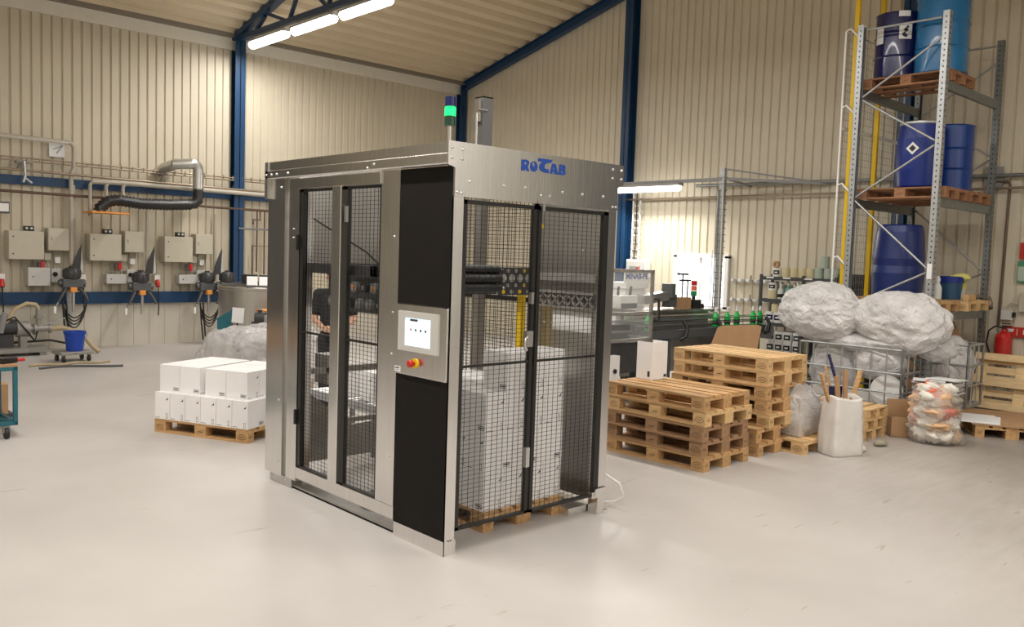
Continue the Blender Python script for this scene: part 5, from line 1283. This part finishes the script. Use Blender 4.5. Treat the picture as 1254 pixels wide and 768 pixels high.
crumple('plastic_bag', (8.0,-.02,.98), (.22,.26,.15), 'film2', 'loose tail of clear film hanging off the big bag over the roll cage corner', 'plastic bag', 12, .35, 2.4, 50)
crumple('film_bundle', (8.82,.10,.70), (.26,.30,.40), 'film', 'film bundle filling the smaller cage beneath the rack', 'plastic film', 27, .22, 2.2, 56)

# ------------------------------------------------------------------ floor items in front of the cages
# wrapped carton on the single pallet
wc = T('wrapped_carton', 'pale carton wrapped in clear film on the single pallet behind the white sack', 'box', (5.24,.52,.146))
b = B(); b.bb(-.24,.20,-.32,.32,0,.42); b.go('carton', 'cardl', wc, .005)
crumple('film', (-.02,0,.24), (.33,.40,.34), 'film2', None, None, 41, .14, 2.5, 44, -.235, wc)
# white woven sack with wood and a broom
sk = T('waste_sack', 'tall white paper sack full of wood scraps with a blue broom handle', 'sack', (5.24,-.14,0), -.42)
b = B(); n = 48; prof = [(0,.0),(.225,.0),(.24,.02),(.24,.08),(.235,.15),(.232,.22),(.228,.29),(.224,.36),(.22,.43),(.215,.50),(.21,.57),(.205,.62),(.20,.65),(.192,.645),(.19,.55),(.18,.45),(0,.44)]
vs = []; k = len(prof)
for i,(r,z) in enumerate(prof):
    for j in range(n):
        an = 2*PI*j/n; sq = .93/max(abs(math.cos(an)),abs(math.sin(an)))**.85
        w = 1+.07*noise.noise(Vector((math.cos(an)*2,math.sin(an)*2,z*6)))+.05*abs(noise.noise(Vector((math.cos(an)*4,math.sin(an)*4,z*9))))
        vs.append((r*sq*w*.88*math.cos(an), r*sq*w*.62*math.sin(an), .955*z*(1+.03*math.sin(an*2+1)) if z > .1 else z))
b.add(vs, [(i*n+j,i*n+(j+1)%n,(i+1)*n+(j+1)%n,(i+1)*n+j) for i in range(k-1) for j in range(n)], 0, True); b.go('sack', 'sack', sk)
for i,(x,y,dx,dy,h) in enumerate(((-.10,.02,-.16,.02,.86),(-.06,-.03,-.06,.0,.84),(-.02,.05,-.10,.1,.92),(.02,-.02,.02,.05,.90),(.1,.03,.18,.05,.88))):
    b = B(); b.bar((x,y,.40),(x+dx,y+dy,h),.05,.022); tag(b.go('wood_scrap', 'card' if i % 2 else 'wood', None, 0, (5.24,-.14,0), -.42), 'wood scrap poking out of the white sack, '+['leaning furthest from the half pallets','short piece in front','behind the short piece','beside the broom handle','leaning towards the half pallets'][i], 'wood', 'wood scraps in the white sack')
br = T('broom', 'blue and white broom handle leaning in the white sack', 'broom', (5.24,-.14,0), -.42)
b = B(); b.cyl((.06,.02,.40),(-.02,.10,.78),.013,10); b.go('handle', 'white', br)
b = B(); b.cyl((-.02,.10,.78),(-.08,.16,1.05),.016,10); b.cyl((.0,.08,.685),(-.01,.092,.73),.017,10); b.go('grip', 'drumnavy', br)
b = B(); b.bb(-.12,.02,.04,.08,.60,.72); b.go('head', 'drumnavy', br)
# debris on the floor
b = B(); b.ball((0,0,.03),(.09,.06,.035),14,0,.4,3,2,-.03); tag(b.go('crumpled_scrap', 'rag5', None, 0, (6.05,-.22,0)), 'small dark crumpled scrap on the floor between sack and carton', 'scrap')
b = B(); b.ball((0,0,.03),(.09,.07,.04),14,0,.3,3,7,-.03); tag(b.go('crumpled_paper', 'rag2', None, 0, (5.55,-.20,0)), 'pale crumpled paper at the foot of the white sack', 'scrap')
cbx = T('cardboard_box', 'small open cardboard box with a cut corner beside the clear rubbish bag', 'box', (6.85,-.13,0), -.95)
b = B(); b.bb(-.17,.17,-.13,.13,0,.01); b.bb(-.17,.17,.12,.13,0,.42); b.bb(.16,.17,-.13,.13,0,.38); b.bb(-.17,-.16,-.13,.13,0,.24)
b.prism([(-.17,0),(.17,0),(.17,.38),(.06,.38),(.06,.24),(-.17,.24)], lambda u,v:(u,-.13,v), lambda u,v:(u,-.12,v)); b.go('shell', 'card', cbx)
b = B(); b.cyl((.08,-.1305,.18),(.08,-.133,.18),.025,12); b.go('hand_hole', 'black', cbx)
# clear bag of rubbish
rb = T('rubbish_bag', 'clear plastic bag full of mixed paper and plastic rubbish', 'rubbish bag', (6.80,-.50,0))
rr = random.Random(3)
mats_ = ['rag2','rag1','rag4','rag5','rag3','rag2','rag1','rag2']
pk = 0
for zc in (.10,.24,.38,.50,.60):
    for k in range(8 if zc < .55 else 5):
        an = k*2*PI/8 + zc*3; rad = .165 if zc < .55 else .10
        mm = ('rag2' if zc < .35 else 'rag1') if k % 2 else mats_[rr.randrange(8)]
        if zc > .55: mm = ['rag3','rag2','rag3','rag1','rag2'][k]
        b = B(); b.ball((rad*math.cos(an), rad*math.sin(an), zc+rr.uniform(-.03,.03)), (rr.uniform(.08,.13),rr.uniform(.08,.13),rr.uniform(.05,.09)), 16, 0, .75, 2.4, rr.randrange(99))
        for v in range(len(b.v)): b.v[v] = (b.v[v][0], b.v[v][1], max(.005, b.v[v][2]))
        b.go('waste_piece', mm, rb)
b = B(); n = 36; prof = [(.02,.0),(.24,.004),(.275,.06),(.26,.2),(.28,.38),(.265,.52),(.19,.64),(.07,.70),(0,.70)]; vs = []
for r,z in prof:
    for j in range(n):
        an = 2*PI*j/n; w = 1+.10*noise.noise(Vector((math.cos(an)*2.5,math.sin(an)*2.5,z*6)))
        if abs(an-5.0) < .35 and z < .1: w *= 1.25
        vs.append((r*w*math.cos(an), r*w*math.sin(an), z))
b.add(vs, [(i*n+j,i*n+(j+1)%n,(i+1)*n+(j+1)%n,(i+1)*n+j) for i in range(len(prof)-1) for j in range(n)], 0, True); b.go('bag', 'filmbag', rb)
# stack of flattened sheets
fs = T('sheet_stack', 'stack of flattened grey cardboard sheets behind the rubbish bag', 'cardboard', (7.62,-.20,0), .1)
b = B(); rr = random.Random(8)
for i in range(20): b.box((rr.uniform(-.03,.03),rr.uniform(-.03,.03),.03+i*.029),(.52,.42,.016),0,(rr.uniform(-.03,.03),rr.uniform(-.03,.03),rr.uniform(-.15,.15)))
b.go('sheets', 'cardl', fs)
for i,(x,y,a_) in enumerate(((-.13,.06,.25),(.10,-.08,-.12))):
    b = B(); b.box((x,y,.622+.008*i),(.40,.36,.008),0,(.0,.04,a_)); b.go('top_sheet', 'paper', fs)
# low pallet with carton and white sheet
put('wood', (8.28,-.72,0), .55, 'low pallet covered by a flattened carton in front of the small cage')
fc = T('flattened_carton', 'flattened brown carton with a drooping flap on the low pallet', 'cardboard', (8.30,-.78,.146), .45)
b = B(); b.bb(-.62,.62,-.44,.44,0,.014); b.go('panel', 'card', fc)
b = B(); b.box((.0,-.50,-.05),(.42,.012,.16),0,(-.5,0,0)); b.box((.45,-.49,-.05),(.3,.012,.16),0,(-.7,0,.1)); b.go('flap', 'card', fc)
ws = B(); ws.box((0,0,.004),(.62,.44,.006)); ws.box((.04,.03,.011),(.60,.42,.006),0,(0,0,.08)); tag(ws.go('white_sheet', 'paper', None, 0, (7.92,-.62,.161), .30), 'white board sheet lying on the flattened carton', 'sheet')
# pallet leaning on its long side
put('wood5', (9.95,-.42,.415), 0, 'pale wooden pallet leaning on its long edge by the fire extinguisher', None, (-PI/2-.18, 0, -PI/2))
# fire extinguisher and its sign
fe = T('fire_extinguisher', 'red fire extinguisher hanging on the gable wall', 'fire extinguisher', (10.52,-.02,.62))
b = B(); b.lathe([(0,0),(.105,0),(.115,.02),(.115,.40),(.09,.45),(.03,.48),(.03,.52),(0,.52)], n=24); b.go('cylinder', 'red', fe)
b = B(); b.cyl((0,0,.52),(0,0,.56),.025,10); b.bb(-.02,.02,-.10,.03,.56,.575); b.bb(-.02,.02,-.08,.03,.59,.605); b.go('valve', 'black', fe)
b = B(); b.tube([(0,.02,.54),(-.02,.12,.55),(-.03,.20,.48),(-.03,.22,.3),(-.03,.17,.15)], .013, 8); b.go('hose', 'black', fe)
b = B(); b.lathe([(.1165,.10),(.1165,.28)], n=24); b.go('label_band', 'redd', fe)
b = B(); b.bb(.10,.13,-.06,.06,.2,.3); b.go('bracket', 'mgrey', fe)
es = T('extinguisher_sign', 'red rectangular sign with white lettering over the fire extinguisher', 'sign', (XR-.05,-.22,1.10))
b = B(); b.bb(-.012,.02,-.32,.26,-.075,.075); b.go('plate', 'redd', es)
b = B(); b.text('Pulver', .10, (-.014,-.02,.0), (0,-1,0), (0,0,1), 0, 0, 'LEFT'); b.add([(-.014,.19,.045),(-.014,.09,.045),(-.014,.11,-.0),(-.014,.17,-.0)], [(0,3,2,1)], 0); b.bb(-.0145,-.0135,.05,.056,-.05,.05); b.go('lettering', 'paper', es)
b = B(); b.bb(XR-.05,XR-.03,-.45,-.12,2.18,2.42); tag(b.go('red_sign', 'redd'), 'plain red sign high on the gable wall at the picture edge', 'sign')
gs = T('escape_sign', 'green and white notice on the gable wall below the red sign', 'sign', (XR-.05,-.27,1.83))
b = B(); b.bb(-.01,.02,-.16,.16,0,.32); b.go('plate', 'greensign', gs); b = B(); b.bb(-.012,-.01,-.15,.15,.03,.24); b.go('panel', 'palegreen', gs)
sk2 = T('socket_box', 'small grey socket box with a black plug on the gable wall', 'socket', (XR-.06,.0,1.27))
b = B(); b.bb(-.04,.03,-.10,.06,0,.15); b.go('body', 'cabl', sk2, .008); b = B(); b.bb(-.06,-.01,-.14,-.10,.05,.12); b.go('plug', 'black', sk2)
b = B(); b.bb(XR-.10,XR-.03,-.42,-.17,1.40,1.68); tag(b.go('electric_box', 'cab', None, .01), 'beige electric box on the gable wall at the picture edge', 'electrical box')
b = B(); b.tube([(XR-.05,-.2,1.5),(XR-.06,-.05,1.52),(XR-.06,.0,1.44),(XR-.06,-.02,1.42)], .012, 6); tag(b.go('conduit', 'pipe'), 'short bent conduit joining the beige electric box and socket box', 'conduit')
# white hose loop by the machine and the step under its corner
hp_ = [(1.66+.0,.16,.30),(1.70,.10,.28),(1.80,.02,.20),(1.84,.0,.10),(1.80,.06,.04),(1.70,.2,.02),(1.66,.4,.02)]
pipe('air_hose', hp_, .011, 'white', 'white air hose looping out behind the machine corner post', 'hose')

SC.view_settings.view_transform = 'Standard'
SC.view_settings.look = 'None'
SC.view_settings.exposure = 0.
wd = bpy.data.worlds.new('world'); SC.world = wd; wd.use_nodes = True
wd.node_tree.nodes['Background'].inputs[0].default_value = (1,.95,.88,1); wd.node_tree.nodes['Background'].inputs[1].default_value = .05
SC.cycles.use_denoising = True
SC.cycles.max_bounces = 8; SC.cycles.diffuse_bounces = 4; SC.cycles.glossy_bounces = 4; SC.cycles.transparent_max_bounces = 16
SC.cycles.sample_clamp_indirect = 6
